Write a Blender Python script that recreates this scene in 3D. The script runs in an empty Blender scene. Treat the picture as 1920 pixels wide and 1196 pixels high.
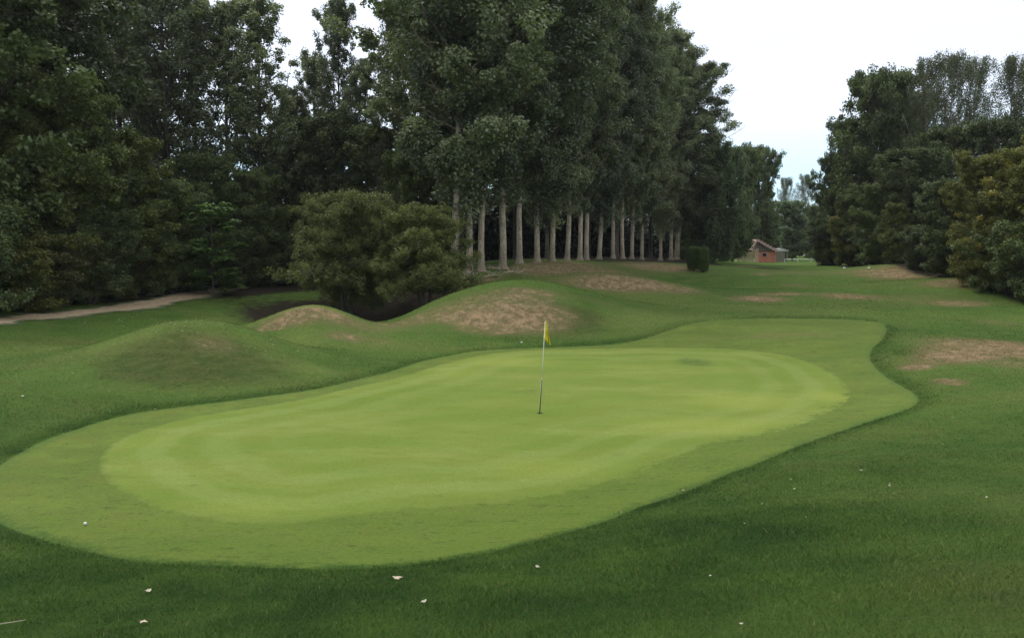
import bpy, math
import numpy as np
from mathutils import Vector
from mathutils.geometry import delaunay_2d_cdt
R = math.radians
rng = np.random.default_rng(7)
scn = bpy.context.scene
COL = scn.collection

# ------------------------------------------------------------------ camera
F = 1507.0                      # focal length in pixels of the 1920 wide photograph
CAMZ = 3.65                     # eye height above the putting green
PITCH = math.atan(128.0 / F)
cam = bpy.data.cameras.new('camera')
cam.sensor_width = 36.0
cam.lens = 36.0 * F / 1920.0
cam.clip_start = 0.05
cam.clip_end = 6000
camo = bpy.data.objects.new('camera', cam)
COL.objects.link(camo)
camo.location = (0, 0, CAMZ)
camo.rotation_euler = (R(90) - PITCH, 0, 0)
scn.camera = camo

# ------------------------------------------------------------------ light: bright overcast
SUN_EL, SUN_AZ = 58.0, 318.0
scn.view_settings.view_transform = 'Standard'
scn.view_settings.look = 'None'
scn.view_settings.exposure = 0.92
scn.view_settings.gamma = 1.0
w = bpy.data.worlds.new('World')
scn.world = w
w.use_nodes = True
nt = w.node_tree
nt.nodes.clear()
out = nt.nodes.new('ShaderNodeOutputWorld')
sky = nt.nodes.new('ShaderNodeTexSky')
sky.sky_type = 'NISHITA'
sky.sun_disc = False
sky.sun_elevation = R(SUN_EL)
sky.sun_rotation = R(SUN_AZ)
bg1 = nt.nodes.new('ShaderNodeBackground'); bg1.inputs[1].default_value = 0.05
nt.links.new(sky.outputs[0], bg1.inputs[0])
tc = nt.nodes.new('ShaderNodeTexCoord')
sep = nt.nodes.new('ShaderNodeSeparateXYZ')
nt.links.new(tc.outputs['Generated'], sep.inputs[0])
ramp = nt.nodes.new('ShaderNodeValToRGB')       # overcast sky: blue slit low down, brighter overhead
cr = ramp.color_ramp
cr.elements[0].position = 0.0; cr.elements[0].color = (0.20, 0.31, 0.40, 1)
cr.elements[1].position = 1.0; cr.elements[1].color = (0.80, 0.805, 0.79, 1)
for p, c in ((0.095, (0.22, 0.35, 0.45, 1)), (0.145, (0.345, 0.362, 0.395, 1)), (0.20, (0.375, 0.362, 0.380, 1)), (0.33, (0.43, 0.418, 0.420, 1)), (0.55, (0.62, 0.625, 0.63, 1))):
    e = cr.elements.new(p); e.color = c
nt.links.new(sep.outputs[2], ramp.inputs[0])
nz = nt.nodes.new('ShaderNodeTexNoise'); nz.inputs['Scale'].default_value = 1.6; nz.inputs['Detail'].default_value = 5
mp = nt.nodes.new('ShaderNodeMapping'); mp.inputs['Scale'].default_value = (1, 1, 3.5)
nt.links.new(tc.outputs['Generated'], mp.inputs[0]); nt.links.new(mp.outputs[0], nz.inputs[0])
mr = nt.nodes.new('ShaderNodeMapRange')
mr.inputs[1].default_value = 0.3; mr.inputs[2].default_value = 0.7; mr.inputs[3].default_value = 0.90; mr.inputs[4].default_value = 1.08
nt.links.new(nz.outputs[0], mr.inputs[0])
vm = nt.nodes.new('ShaderNodeVectorMath'); vm.operation = 'SCALE'
nt.links.new(ramp.outputs[0], vm.inputs[0]); nt.links.new(mr.outputs[0], vm.inputs[3])
bg2 = nt.nodes.new('ShaderNodeBackground'); bg2.inputs[1].default_value = 1.0
nt.links.new(vm.outputs[0], bg2.inputs[0])
add = nt.nodes.new('ShaderNodeAddShader')
nt.links.new(bg1.outputs[0], add.inputs[0]); nt.links.new(bg2.outputs[0], add.inputs[1])
nt.links.new(add.outputs[0], out.inputs[0])
sd = bpy.data.lights.new('sun', 'SUN'); sd.energy = 1.2; sd.angle = R(25); sd.color = (1.0, 0.96, 0.9)
so = bpy.data.objects.new('sun', sd); COL.objects.link(so)
az = R(SUN_AZ)
dirv = Vector((math.sin(az) * math.cos(R(SUN_EL)), math.cos(az) * math.cos(R(SUN_EL)), math.sin(R(SUN_EL))))
so.rotation_euler = dirv.to_track_quat('Z', 'Y').to_euler()
scn.cycles.max_bounces = 4
scn.cycles.diffuse_bounces = 3
scn.cycles.glossy_bounces = 1
scn.cycles.transmission_bounces = 2
scn.cycles.use_adaptive_sampling = True

# ------------------------------------------------------------------ layout helpers (survey of the place)
cp, sp = math.cos(PITCH), math.sin(PITCH)
def ray(px, py):
    u = (px - 960) / F; v = (598 - py) / F
    return u, cp + v * sp, -sp + v * cp
def at(px, py, Y):
    a, b, c = ray(px, py)
    t = Y / b
    return a * t, Y, CAMZ + c * t
def X(px, Y):
    return (px - 960) / F * Y / (cp) * 0.996

# --- base terrain: smooth interpolation of surveyed levels (x, y, z)
ctrl = []
def cpix(px, py, Y): ctrl.append(at(px, py, Y))
def cw(x, y, z): ctrl.append((x, y, z))
for px, py, Y in [(0,1196,6.6),(480,1196,5.9),(960,1196,5.1),(1400,1196,4.5),(1920,1196,4.1),
                  (1500,1050,6.6),(1920,1000,7.4),(1300,1000,8.2),(1600,940,9.4),(1920,850,12.6),(1700,850,12.8),
                  (1920,760,16.5),(1850,700,21.5),(1920,650,26.5),(1800,640,27.5),
                  (1900,600,36),(1700,620,32.5),(1640,600,35),(1400,600,34),(1300,612,33),(1500,575,40),
                  (1400,545,47),(1600,545,48),(1900,570,42),(1500,520,62),(1400,505,85),(1500,493,120),(1600,500,90),
                  (1750,520,62),(1920,550,47),(1200,560,45),(1250,540,55),
                  (0,860,14.2),(0,760,18.5),(60,700,22.5),(0,660,26.5),(250,650,29),(0,612,32),(0,585,36),(220,590,38),(300,560,44),(430,545,50),(520,540,53),
                  (760,660,29.5),(620,690,25),(700,640,31),(450,735,21),(850,640,31.5),(960,640,31.5),
                  (900,520,56),(943,505,58),(640,533,56),(560,533,56),(800,533,55),(715,600,34.5),(974,491,55.6),(903,508,50.5),(1035,490,61),(640,600,40)]:
    cpix(px, py, Y)
for x, y in [(-4,9.6),(0,9.8),(2,11),(-6.2,10.5),(-7,14),(5,15.5),(9.4,19.3),(8,21),(5,22),(0,15),(0,20),(-3,20),(2,27),(6,28),(4,31),(-1,28.5),(-5,18.5),(-3.5,24),(-2,12),(9,26)]:
    cw(x, y, 0.0)
for x, y, z in [(0,0,2.05),(0,2.5,1.75),(-6,0,1.4),(7,0,2.6),(-12,6,0.5),(14,8,1.9),(25,18,1.6),(-25,20,0.7),(-60,0,1.2),(60,0,3),(0,-30,2.5),
                (20,62,2.0),(8,66,2.6),(-2,62,2.6),(14,80,2.6),(20,100,2.6),(-12,75,1.8),(-40,60,1.5),(-70,90,2),(0,120,2.4),(45,60,2.4),(60,100,2.4),
                (30,80,2.1),(40,125,1.8),(30,160,1.8),(0,250,2),(-150,150,3),(150,150,3),(-200,0,2),(200,0,3),(0,-150,3),(0,500,3),(-500,500,3),(500,500,3),(500,-200,3),(-500,-200,3),
                (0,2500,3),(2500,2500,3),(-2500,2500,3),(2500,0,3),(-2500,0,3),(0,-900,3)]:
    cw(x, y, z)
ctrl = np.array(ctrl)
def tp(r): return np.where(r > 1e-9, r * r * np.log(r + 1e-12), 0.0)
def warp(x, y):   # compress far distances so the near ground decides the shape
    s = 60.0
    return s * np.arcsinh(x / s), s * np.arcsinh((y - 20) / s)
cx_, cy_ = warp(ctrl[:, 0], ctrl[:, 1])
N_ = len(ctrl)
A = np.zeros((N_ + 3, N_ + 3))
rr = np.hypot(cx_[:, None] - cx_[None], cy_[:, None] - cy_[None])
A[:N_, :N_] = tp(rr) + np.eye(N_) * 5.0
A[:N_, N_] = 1; A[:N_, N_ + 1] = cx_; A[:N_, N_ + 2] = cy_
A[N_:, :N_] = A[:N_, N_:].T
wts = np.linalg.solve(A, np.concatenate([ctrl[:, 2], np.zeros(3)]))
def base_h(x, y):
    x = np.asarray(x, float).ravel(); y = np.asarray(y, float).ravel()
    res = np.empty(len(x))
    for i in range(0, len(x), 40000):
        a, b = warp(x[i:i + 40000], y[i:i + 40000])
        res[i:i + 40000] = tp(np.hypot(a[:, None] - cx_, b[:, None] - cy_)) @ wts[:N_] + wts[N_] + wts[N_ + 1] * a + wts[N_ + 2] * b
    return res
# --- mounds: (x, y, added height, radius across, radius along, turn)
MOUNDS = []
def mound(px, py, Y, rx, ry, turn=0.0, power=2.0, k=1.0):
    x, y, z = at(px, py, Y)
    b = base_h([x], [y])[0]
    MOUNDS.append((x, y, (z - b) * k, rx, ry, turn, power))
mound(365, 603, 24.5, 2.3, 2.6, 0.1)
mound(590, 571, 33.0, 2.1, 2.0, -0.1)
mound(968, 528, 37.5, 3.5, 3.0, 0.15)
mound(60, 652, 27.0, 3.6, 2.2, 0.0)
mound(1170, 517, 46.5, 3.2, 2.0, 0.0)
mound(1260, 492, 72.0, 4.5, 3.5, 0.0)
mound(1700, 497, 62.0, 4.5, 4.0, 0.0)
mound(1880, 520, 50.0, 5.0, 3.5, 0.0)
MOUNDS.append((X(715, 35), 35.0, -0.75, 1.4, 2.4, 0.0, 2.0))
MOUNDS.append((X(300, 31), 31.0, -0.35, 3.0, 1.8, 0.0, 2.0))
MOUNDS.append((X(480, 30), 29.0, -0.35, 2.0, 1.6, 0.0, 2.0))
MOUNDS.append((X(1120, 52), 52.0, -0.30, 5.0, 2.0, 0.0, 2.0))
HX, HY = X(705, 42.6), 42.6     # the hollow under the hawthorn
LIP = False
def H(x, y):
    shp = np.shape(x)
    x = np.asarray(x, float).ravel(); y = np.asarray(y, float).ravel()
    z = base_h(x, y)
    for mx, my, h, rx, ry, t, pw in MOUNDS:
        dx, dy = x - mx, y - my
        a = dx * math.cos(t) + dy * math.sin(t); b = -dx * math.sin(t) + dy * math.cos(t)
        q = (a / rx) ** 2 + (b / ry) ** 2
        z = z + h * np.exp(-0.5 * q)
    q = ((x - HX) / 5.2) ** 2 + ((y - HY) / 3.4) ** 2
    z = z - 1.35 * np.exp(-0.5 * q ** 1.6)
    z = z + 0.03 * np.sin(x * 0.9 + 1.3 * np.sin(y * 0.5)) * np.sin(y * 0.7 + 1.1)
    if LIP: z = z + 0.05 * np.clip(-fdist(x, y) / 0.35, 0, 1)     # the rough stands a step above the mown fringe
    return z.reshape(shp)
def h1(x, y): return float(H(np.array([x]), np.array([y]))[0])
def hit(px, py, y0=2.5, y1=180.0):
    a, b, c = ray(px, py)
    ys = np.geomspace(y0, y1, 1400)
    t = ys / b
    xs = a * t; zs = CAMZ + c * t
    g = H(xs, ys)
    k = np.argmax(zs < g)
    if k == 0: k = len(ys) - 1
    return xs[k], ys[k]
def hits(pts): return np.array([hit(*p) for p in pts])

# ------------------------------------------------------------------ generic builders
def tag(o, label=None, cat=None, group=None, kind=None):
    if label: o['label'] = label
    if cat: o['category'] = cat
    if group: o['group'] = group
    if kind: o['kind'] = kind
    return o
def link(o, parent=None):
    COL.objects.link(o)
    if parent is not None: o.parent = parent
    return o
def empty(name, loc, rz=0.0, s=1.0):
    o = bpy.data.objects.new(name, None)
    o.empty_display_size = 0.3
    o.location = loc; o.rotation_euler = (0, 0, rz)
    o.scale = (s, s, s) if np.isscalar(s) else s
    return link(o)
def np_mesh(name, verts, faces, mat, attrs=None, smooth=False):
    """faces: (n,3) or (n,4) array"""
    me = bpy.data.meshes.new(name)
    verts = np.ascontiguousarray(verts, np.float32); faces = np.ascontiguousarray(faces, np.int32)
    nf, k = faces.shape
    me.vertices.add(len(verts)); me.vertices.foreach_set('co', verts.ravel())
    me.loops.add(nf * k); me.loops.foreach_set('vertex_index', faces.ravel())
    me.polygons.add(nf)
    me.polygons.foreach_set('loop_start', np.arange(0, nf * k, k, dtype=np.int32))
    if smooth: me.polygons.foreach_set('use_smooth', np.ones(nf, bool))
    for an, (dom, arr) in (attrs or {}).items():
        at_ = me.attributes.new(an, 'FLOAT', dom)
        at_.data.foreach_set('value', np.ascontiguousarray(arr, np.float32))
    me.update(calc_edges=True)
    me.validate()
    if mat: me.materials.append(mat)
    return me
def add_obj(name, me, parent=None, loc=(0, 0, 0)):
    o = bpy.data.objects.new(name, me); o.location = loc
    return link(o, parent)
class MB:
    """collects polygons and tubes into one mesh"""
    def __init__(s): s.v = []; s.f = []
    def addv(s, vs, fs):
        n = len(s.v); s.v += [tuple(p) for p in vs]; s.f += [tuple(i + n for i in f) for f in fs]
    def box(s, c, d, rz=0.0, taper=1.0, rx=0.0):
        vs = []
        for sz in (-1, 1):
            k = taper if sz > 0 else 1.0
            for sx, sy in ((-1, -1), (1, -1), (1, 1), (-1, 1)):
                x, y, z = sx * d[0] / 2 * k, sy * d[1] / 2 * k, sz * d[2] / 2
                y, z = y * math.cos(rx) - z * math.sin(rx), y * math.sin(rx) + z * math.cos(rx)
                vs.append((c[0] + x * math.cos(rz) - y * math.sin(rz), c[1] + x * math.sin(rz) + y * math.cos(rz), c[2] + z))
        s.addv(vs, [(3, 2, 1, 0), (4, 5, 6, 7), (0, 1, 5, 4), (1, 2, 6, 5), (2, 3, 7, 6), (3, 0, 4, 7)])
    def tube(s, pts, rad, n=8, cap=True):
        pts = [Vector(p) for p in pts]
        vs = []; fs = []
        ref = Vector((0.31, 0.87, 0.2)).normalized()
        for i, p in enumerate(pts):
            d = (pts[min(i + 1, len(pts) - 1)] - pts[max(i - 1, 0)]).normalized()
            a = d.cross(ref if abs(d.dot(ref)) < 0.95 else Vector((1, 0, 0))).normalized(); b = d.cross(a)
            for k in range(n):
                q = 2 * math.pi * k / n
                vs.append(p + (a * math.cos(q) + b * math.sin(q)) * rad[i])
        for i in range(len(pts) - 1):
            for k in range(n):
                k2 = (k + 1) % n
                fs.append((i * n + k, i * n + k2, i * n + n + k2, i * n + n + k))
        if cap:
            fs.append(tuple(range(n - 1, -1, -1))); fs.append(tuple((len(pts) - 1) * n + k for k in range(n)))
        s.addv(vs, fs)
    def mesh(s, name, mat, smooth=False):
        me = bpy.data.meshes.new(name); me.from_pydata([tuple(p) for p in s.v], [], s.f); me.update()
        if smooth:
            me.polygons.foreach_set('use_smooth', np.ones(len(me.polygons), bool))
        me.materials.append(mat)
        return me
    def build(s, name, mat, parent=None, smooth=False): return add_obj(name, s.mesh(name, mat, smooth), parent)

# ------------------------------------------------------------------ materials
def new_mat(name):
    m = bpy.data.materials.new(name); m.use_nodes = True
    t = m.node_tree; b = t.nodes['Principled BSDF']
    b.inputs['Roughness'].default_value = 0.8
    return m, t, b
def noise(t, scale, detail=4, rough=0.55, vec=None, dist=0.0, stretch=None):
    n = t.nodes.new('ShaderNodeTexNoise')
    n.inputs['Scale'].default_value = scale; n.inputs['Detail'].default_value = detail
    n.inputs['Roughness'].default_value = rough; n.inputs['Distortion'].default_value = dist
    if vec is None:
        g = t.nodes.new('ShaderNodeNewGeometry'); vec = g.outputs['Position']
    if stretch:
        mp = t.nodes.new('ShaderNodeMapping'); mp.inputs['Scale'].default_value = stretch[:3]
        if len(stretch) > 3: mp.inputs['Rotation'].default_value = (0, 0, stretch[3])
        t.links.new(vec, mp.inputs[0]); vec = mp.outputs[0]
    t.links.new(vec, n.inputs['Vector'])
    return n.outputs[0]
def mapr(t, v, a, b, c=0.0, d=1.0, smooth=True):
    m = t.nodes.new('ShaderNodeMapRange')
    if smooth: m.interpolation_type = 'SMOOTHSTEP'
    t.links.new(v, m.inputs[0])
    for i, q in zip((1, 2, 3, 4), (a, b, c, d)): m.inputs[i].default_value = q
    return m.outputs[0]
def mix(t, f, a, b, mode='MIX'):
    m = t.nodes.new('ShaderNodeMix'); m.data_type = 'RGBA'; m.blend_type = mode
    if isinstance(f, (int, float)): m.inputs[0].default_value = f
    else: t.links.new(f, m.inputs[0])
    for i, q in ((6, a), (7, b)):
        if isinstance(q, tuple): m.inputs[i].default_value = (*q, 1) if len(q) == 3 else q
        else: t.links.new(q, m.inputs[i])
    return m.outputs[2]
def mth(t, op, a, b=None, clamp=False):
    m = t.nodes.new('ShaderNodeMath'); m.operation = op; m.use_clamp = clamp
    for i, q in ((0, a), (1, b)):
        if q is None: continue
        if isinstance(q, (int, float)): m.inputs[i].default_value = q
        else: t.links.new(q, m.inputs[i])
    return m.outputs[0]
def attr(t, n):
    a = t.nodes.new('ShaderNodeAttribute'); a.attribute_name = n
    return a.outputs['Fac']
def bump(t, b, h, strength=0.5, dist=0.02):
    n = t.nodes.new('ShaderNodeBump'); n.inputs['Strength'].default_value = strength; n.inputs['Distance'].default_value = dist
    t.links.new(h, n.inputs['Height']); t.links.new(n.outputs[0], b.inputs['Normal'])

DRYC = (0.30, 0.210, 0.118); DRYC2 = (0.135, 0.102, 0.050)
def rough_colour(t):
    """colour of the unmown grass, the same for the soil-level sheet and the blades"""
    big = mapr(t, noise(t, 0.13, 4, 0.6), 0.36, 0.64)
    mid = mapr(t, noise(t, 0.7, 6, 0.65), 0.34, 0.66)
    fine = mapr(t, noise(t, 9.0, 6, 0.75), 0.30, 0.70)
    blot = mapr(t, noise(t, 2.6, 6, 0.7), 0.52, 0.68)
    c = mix(t, big, (0.050, 0.108, 0.017), (0.088, 0.156, 0.028))
    wide = mapr(t, noise(t, 0.22, 6, 0.62, stretch=(0.7, 1.4, 1, 0.2)), 0.46, 0.66)
    c = mix(t, mth(t, 'MULTIPLY', wide, 0.6), c, (0.140, 0.148, 0.042))
    c = mix(t, mth(t, 'MULTIPLY', mid, 0.5), c, (0.112, 0.160, 0.034))
    c = mix(t, mth(t, 'MULTIPLY', blot, 0.45), c, (0.120, 0.105, 0.042))
    c = mix(t, mth(t, 'MULTIPLY', fine, 0.50), c, (0.034, 0.064, 0.010))
    lush_shade = attr(t, 'lush_shade')
    c = mix(t, lush_shade, c, mix(t, mid, (0.020, 0.052, 0.007), (0.044, 0.086, 0.012)))
    pale = attr(t, 'pale')
    c = mix(t, pale, c, mix(t, fine, (0.180, 0.210, 0.060), (0.115, 0.160, 0.034)))
    th = mth(t, 'ADD', attr(t, 'thatch_shade'), mth(t, 'MULTIPLY', mth(t, 'SUBTRACT', noise(t, 1.3, 6, 0.7), 0.5), 0.9))
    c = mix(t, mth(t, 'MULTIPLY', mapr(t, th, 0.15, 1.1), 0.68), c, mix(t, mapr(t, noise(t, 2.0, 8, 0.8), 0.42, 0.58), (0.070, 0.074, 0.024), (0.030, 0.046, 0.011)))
    dry = attr(t, 'dry')
    n1 = mth(t, 'SUBTRACT', noise(t, 1.1, 7, 0.72, stretch=(1, 1.6, 1, 0.4)), 0.5)
    n2 = mth(t, 'SUBTRACT', noise(t, 3.2, 8, 0.85, stretch=(1, 2.2, 1, -0.3)), 0.5)
    dn = mth(t, 'ADD', dry, mth(t, 'MULTIPLY', mapr(t, dry, 0.0, 0.35), mth(t, 'ADD', mth(t, 'MULTIPLY', n1, 2.2), mth(t, 'MULTIPLY', n2, 3.4))))
    fi2 = mapr(t, noise(t, 2.4, 9, 0.85, stretch=(1.2, 0.7, 1, 0.25)), 0.43, 0.57)
    dcol = mix(t, fi2, DRYC, DRYC2)
    c = mix(t, mth(t, 'MULTIPLY', mapr(t, dry, 0.02, 0.45), 0.70), c, (0.135, 0.120, 0.050))
    c = mix(t, mth(t, 'MULTIPLY', mapr(t, dn, 0.30, 0.85), 0.92), c, dcol)
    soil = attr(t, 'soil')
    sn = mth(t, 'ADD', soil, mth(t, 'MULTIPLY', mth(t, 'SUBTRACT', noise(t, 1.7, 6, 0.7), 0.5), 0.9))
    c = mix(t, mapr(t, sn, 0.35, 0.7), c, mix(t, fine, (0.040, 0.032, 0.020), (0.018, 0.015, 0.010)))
    return c
def fringe_colour(t):
    ca, cb = (0.086, 0.134, 0.018), (0.122, 0.166, 0.026)
    big = mapr(t, noise(t, 0.35, 5, 0.6, stretch=(1, 2.0, 1, 0.35)), 0.35, 0.65)
    mid = mapr(t, noise(t, 1.6, 6, 0.7, stretch=(1.0, 1.7, 1, 0.2)), 0.3, 0.7)
    c = mix(t, big, ca, cb)
    c = mix(t, mth(t, 'MULTIPLY', mid, 0.6), c, (0.088, 0.108, 0.026))
    dry = attr(t, 'dry')
    dn = mth(t, 'ADD', dry, mth(t, 'MULTIPLY', mth(t, 'SUBTRACT', noise(t, 2.2, 7, 0.72), 0.5), 1.2))
    c = mix(t, mth(t, 'MULTIPLY', mapr(t, dn, 0.2, 0.9), 0.65), c, (0.20, 0.150, 0.070))
    c = mix(t, mth(t, 'MULTIPLY', attr(t, 'front'), 0.6), c, mix(t, mid, (0.062, 0.106, 0.012), (0.094, 0.142, 0.019)))
    yel = mapr(t, noise(t, 0.8, 5, 0.65), 0.50, 0.66)
    c = mix(t, mth(t, 'MULTIPLY', yel, 0.35), c, (0.115, 0.130, 0.022))
    sp_ = mapr(t, noise(t, 3.0, 8, 0.82, stretch=(1, 1.7, 1, 0.2)), 0.55, 0.64)
    c = mix(t, mth(t, 'MULTIPLY', sp_, 0.7), c, (0.036, 0.060, 0.012))
    sp2 = mapr(t, noise(t, 9.0, 5, 0.7), 0.60, 0.68)
    c = mix(t, mth(t, 'MULTIPLY', sp2, 0.5), c, (0.036, 0.056, 0.012))
    fd = attr(t, 'fedge')
    w_ = mth(t, 'ADD', fd, mth(t, 'MULTIPLY', mth(t, 'SUBTRACT', noise(t, 3.5, 8, 0.8), 0.5), 1.5))
    return mix(t, mapr(t, w_, 0.0, 0.30), rough_colour(t), c)
m_ground, t, b = new_mat('rough_turf')
c = rough_colour(t)
t.links.new(c, b.inputs['Base Color'])
b.inputs['Roughness'].default_value = 1.0; b.inputs['Specular IOR Level'].default_value = 0.1
hh = mth(t, 'ADD', noise(t, 14, 6, 0.75), mth(t, 'MULTIPLY', noise(t, 2.5, 5, 0.7), 1.6))
bump(t, b, hh, 0.9, 0.09)
m_blade, t, b = new_mat('grass_blades')
c = rough_colour(t)
vv = attr(t, 'v')
c2 = mix(t, vv, mix(t, 1.0, c, (0.55, 0.60, 0.55), 'MULTIPLY'), mix(t, 1.0, c, (1.75, 1.6, 1.4), 'MULTIPLY'))
c2 = mix(t, mapr(t, vv, 0.955, 0.965), c2, (0.15, 0.13, 0.055))
t.links.new(c2, b.inputs['Base Color'])
b.inputs['Roughness'].default_value = 0.75; b.inputs['Specular IOR Level'].default_value = 0.15

def finish_turf(t, b, c, dark):
    fin = mapr(t, noise(t, 20, 8, 0.9), 0.40, 0.60)
    c = mix(t, mth(t, 'MULTIPLY', fin, 0.65), c, mix(t, 1.0, c, dark, 'MULTIPLY'))
    t.links.new(c, b.inputs['Base Color'])
    b.inputs['Roughness'].default_value = 0.95; b.inputs['Specular IOR Level'].default_value = 0.12
    bump(t, b, mth(t, 'ADD', noise(t, 60, 4, 0.8), mth(t, 'MULTIPLY', noise(t, 5, 5, 0.7), 2.0)), 0.45, 0.025)
m_fringe, t, b = new_mat('fringe_turf')
finish_turf(t, b, fringe_colour(t), (0.55, 0.6, 0.5, 1))
m_green, t, b = new_mat('putting_turf')
d = attr(t, 'edge')            # metres in from the mown edge
big = mapr(t, noise(t, 0.28, 5, 0.55, stretch=(1, 2.0, 1, 0.35)), 0.34, 0.66)
mid = mapr(t, noise(t, 0.9, 6, 0.65, stretch=(1.0, 2.2, 1, 0.2)), 0.3, 0.7)
c = mix(t, big, (0.112, 0.168, 0.023), (0.164, 0.206, 0.043))
c = mix(t, mth(t, 'MULTIPLY', mid, 0.75), c, (0.130, 0.164, 0.024))
wob = mth(t, 'ADD', d, mth(t, 'MULTIPLY', noise(t, 0.5, 4), 0.9))
sn = mth(t, 'SINE', mth(t, 'MULTIPLY', wob, 5.6))
c = mix(t, mth(t, 'MULTIPLY', mapr(t, sn, -0.6, 0.6), mapr(t, d, 4.5, 0.6, 0, 0.30)), c, (0.200, 0.244, 0.074))
blot = mapr(t, noise(t, 2.4, 7, 0.75, stretch=(1, 1.7, 1, 0.3)), 0.55, 0.68)
c = mix(t, mth(t, 'MULTIPLY', blot, 0.55), c, (0.085, 0.128, 0.022))
wt = attr(t, 'wet')
c = mix(t, mth(t, 'MULTIPLY', mapr(t, mth(t, 'ADD', wt, mth(t, 'MULTIPLY', mth(t, 'SUBTRACT', noise(t, 3.0, 6, 0.75), 0.5), 1.4)), 0.25, 0.9), 0.75), c, (0.062, 0.100, 0.020))
yl = attr(t, 'yellow')
c = mix(t, mth(t, 'MULTIPLY', yl, 0.8), c, (0.210, 0.245, 0.046))
e2 = mth(t, 'ADD', d, mth(t, 'MULTIPLY', mth(t, 'SUBTRACT', noise(t, 3.0, 7, 0.72), 0.5), mapr(t, attr(t, 'ragged'), 0, 1, 0.5, 2.6)))
fro = attr(t, 'front')
c = mix(t, mth(t, 'MULTIPLY', fro, 0.55), c, (0.106, 0.152, 0.021))
gsp = mapr(t, noise(t, 4.0, 8, 0.82, stretch=(1, 1.8, 1, 0.3)), 0.57, 0.66)
c = mix(t, mth(t, 'MULTIPLY', gsp, 0.35), c, (0.075, 0.115, 0.020))
sharp = mapr(t, e2, 0.0, 0.22); soft = mapr(t, e2, -0.1, 0.75)
c = mix(t, mth(t, 'ADD', mth(t, 'MULTIPLY', sharp, mth(t, 'SUBTRACT', 1.0, fro)), mth(t, 'MULTIPLY', soft, fro)), fringe_colour(t), c)
finish_turf(t, b, c, (0.66, 0.70, 0.6, 1))

def leaf_mat(name, dark, light, tint=None, var=0.35, rough=0.55, spec=0.35, trans=0.25):
    m, t, b = new_mat(name)
    vv = attr(t, 'v')
    c = mix(t, vv, dark, light)
    if tint:
        c = mix(t, mapr(t, attr(t, 'w'), 0.62, 0.95, 0, 0.9), c, tint)
    oi = t.nodes.new('ShaderNodeObjectInfo')
    c = mix(t, oi.outputs['Random'], mix(t, 1.0, c, (1 - var, 1 - var, 1 - var * 0.8), 'MULTIPLY'), mix(t, 1.0, c, (1 + var, 1 + var * 0.8, 1 + var * 0.5), 'MULTIPLY'))
    t.links.new(c, b.inputs['Base Color'])
    b.inputs['Roughness'].default_value = rough; b.inputs['Specular IOR Level'].default_value = spec
    tr = t.nodes.new('ShaderNodeBsdfTranslucent')
    t.links.new(mix(t, 1.0, c, (1.3, 1.5, 0.6), 'MULTIPLY'), tr.inputs[0])
    ms = t.nodes.new('ShaderNodeMixShader'); ms.inputs[0].default_value = trans
    t.links.new(b.outputs[0], ms.inputs[1]); t.links.new(tr.outputs[0], ms.inputs[2])
    t.links.new(ms.outputs[0], t.nodes['Material Output'].inputs[0])
    return m
L_POP = leaf_mat('poplar_leaves', (0.080, 0.108, 0.056), (0.190, 0.220, 0.126), (0.16, 0.19, 0.05), spec=0.4, rough=0.5)
L_DARK = leaf_mat('dark_leaves', (0.046, 0.068, 0.024), (0.118, 0.156, 0.056), (0.080, 0.095, 0.028), spec=0.3)
L_HAW = leaf_mat('hawthorn_leaves', (0.062, 0.080, 0.020), (0.145, 0.166, 0.044), (0.16, 0.14, 0.035), var=0.1)
L_OLIVE = leaf_mat('olive_leaves', (0.066, 0.074, 0.017), (0.160, 0.160, 0.034), (0.26, 0.21, 0.03), var=0.15)
L_LIME = leaf_mat('lime_leaves', (0.055, 0.105, 0.022), (0.120, 0.20, 0.045), (0.15, 0.22, 0.045), var=0.1)
L_BIRCH = leaf_mat('birch_leaves', (0.050, 0.064, 0.034), (0.105, 0.125, 0.065), (0.085, 0.07, 0.045), var=0.1)
L_RUST = leaf_mat('rusty_leaves', (0.046, 0.048, 0.016), (0.095, 0.092, 0.030), (0.12, 0.075, 0.02), var=0.1)
L_TOP = leaf_mat('clipped_leaves', (0.050, 0.085, 0.022), (0.095, 0.135, 0.038), None, var=0.08)
L_WIL = leaf_mat('pale_leaves', (0.075, 0.110, 0.052), (0.17, 0.215, 0.11), None, var=0.08)

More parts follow.
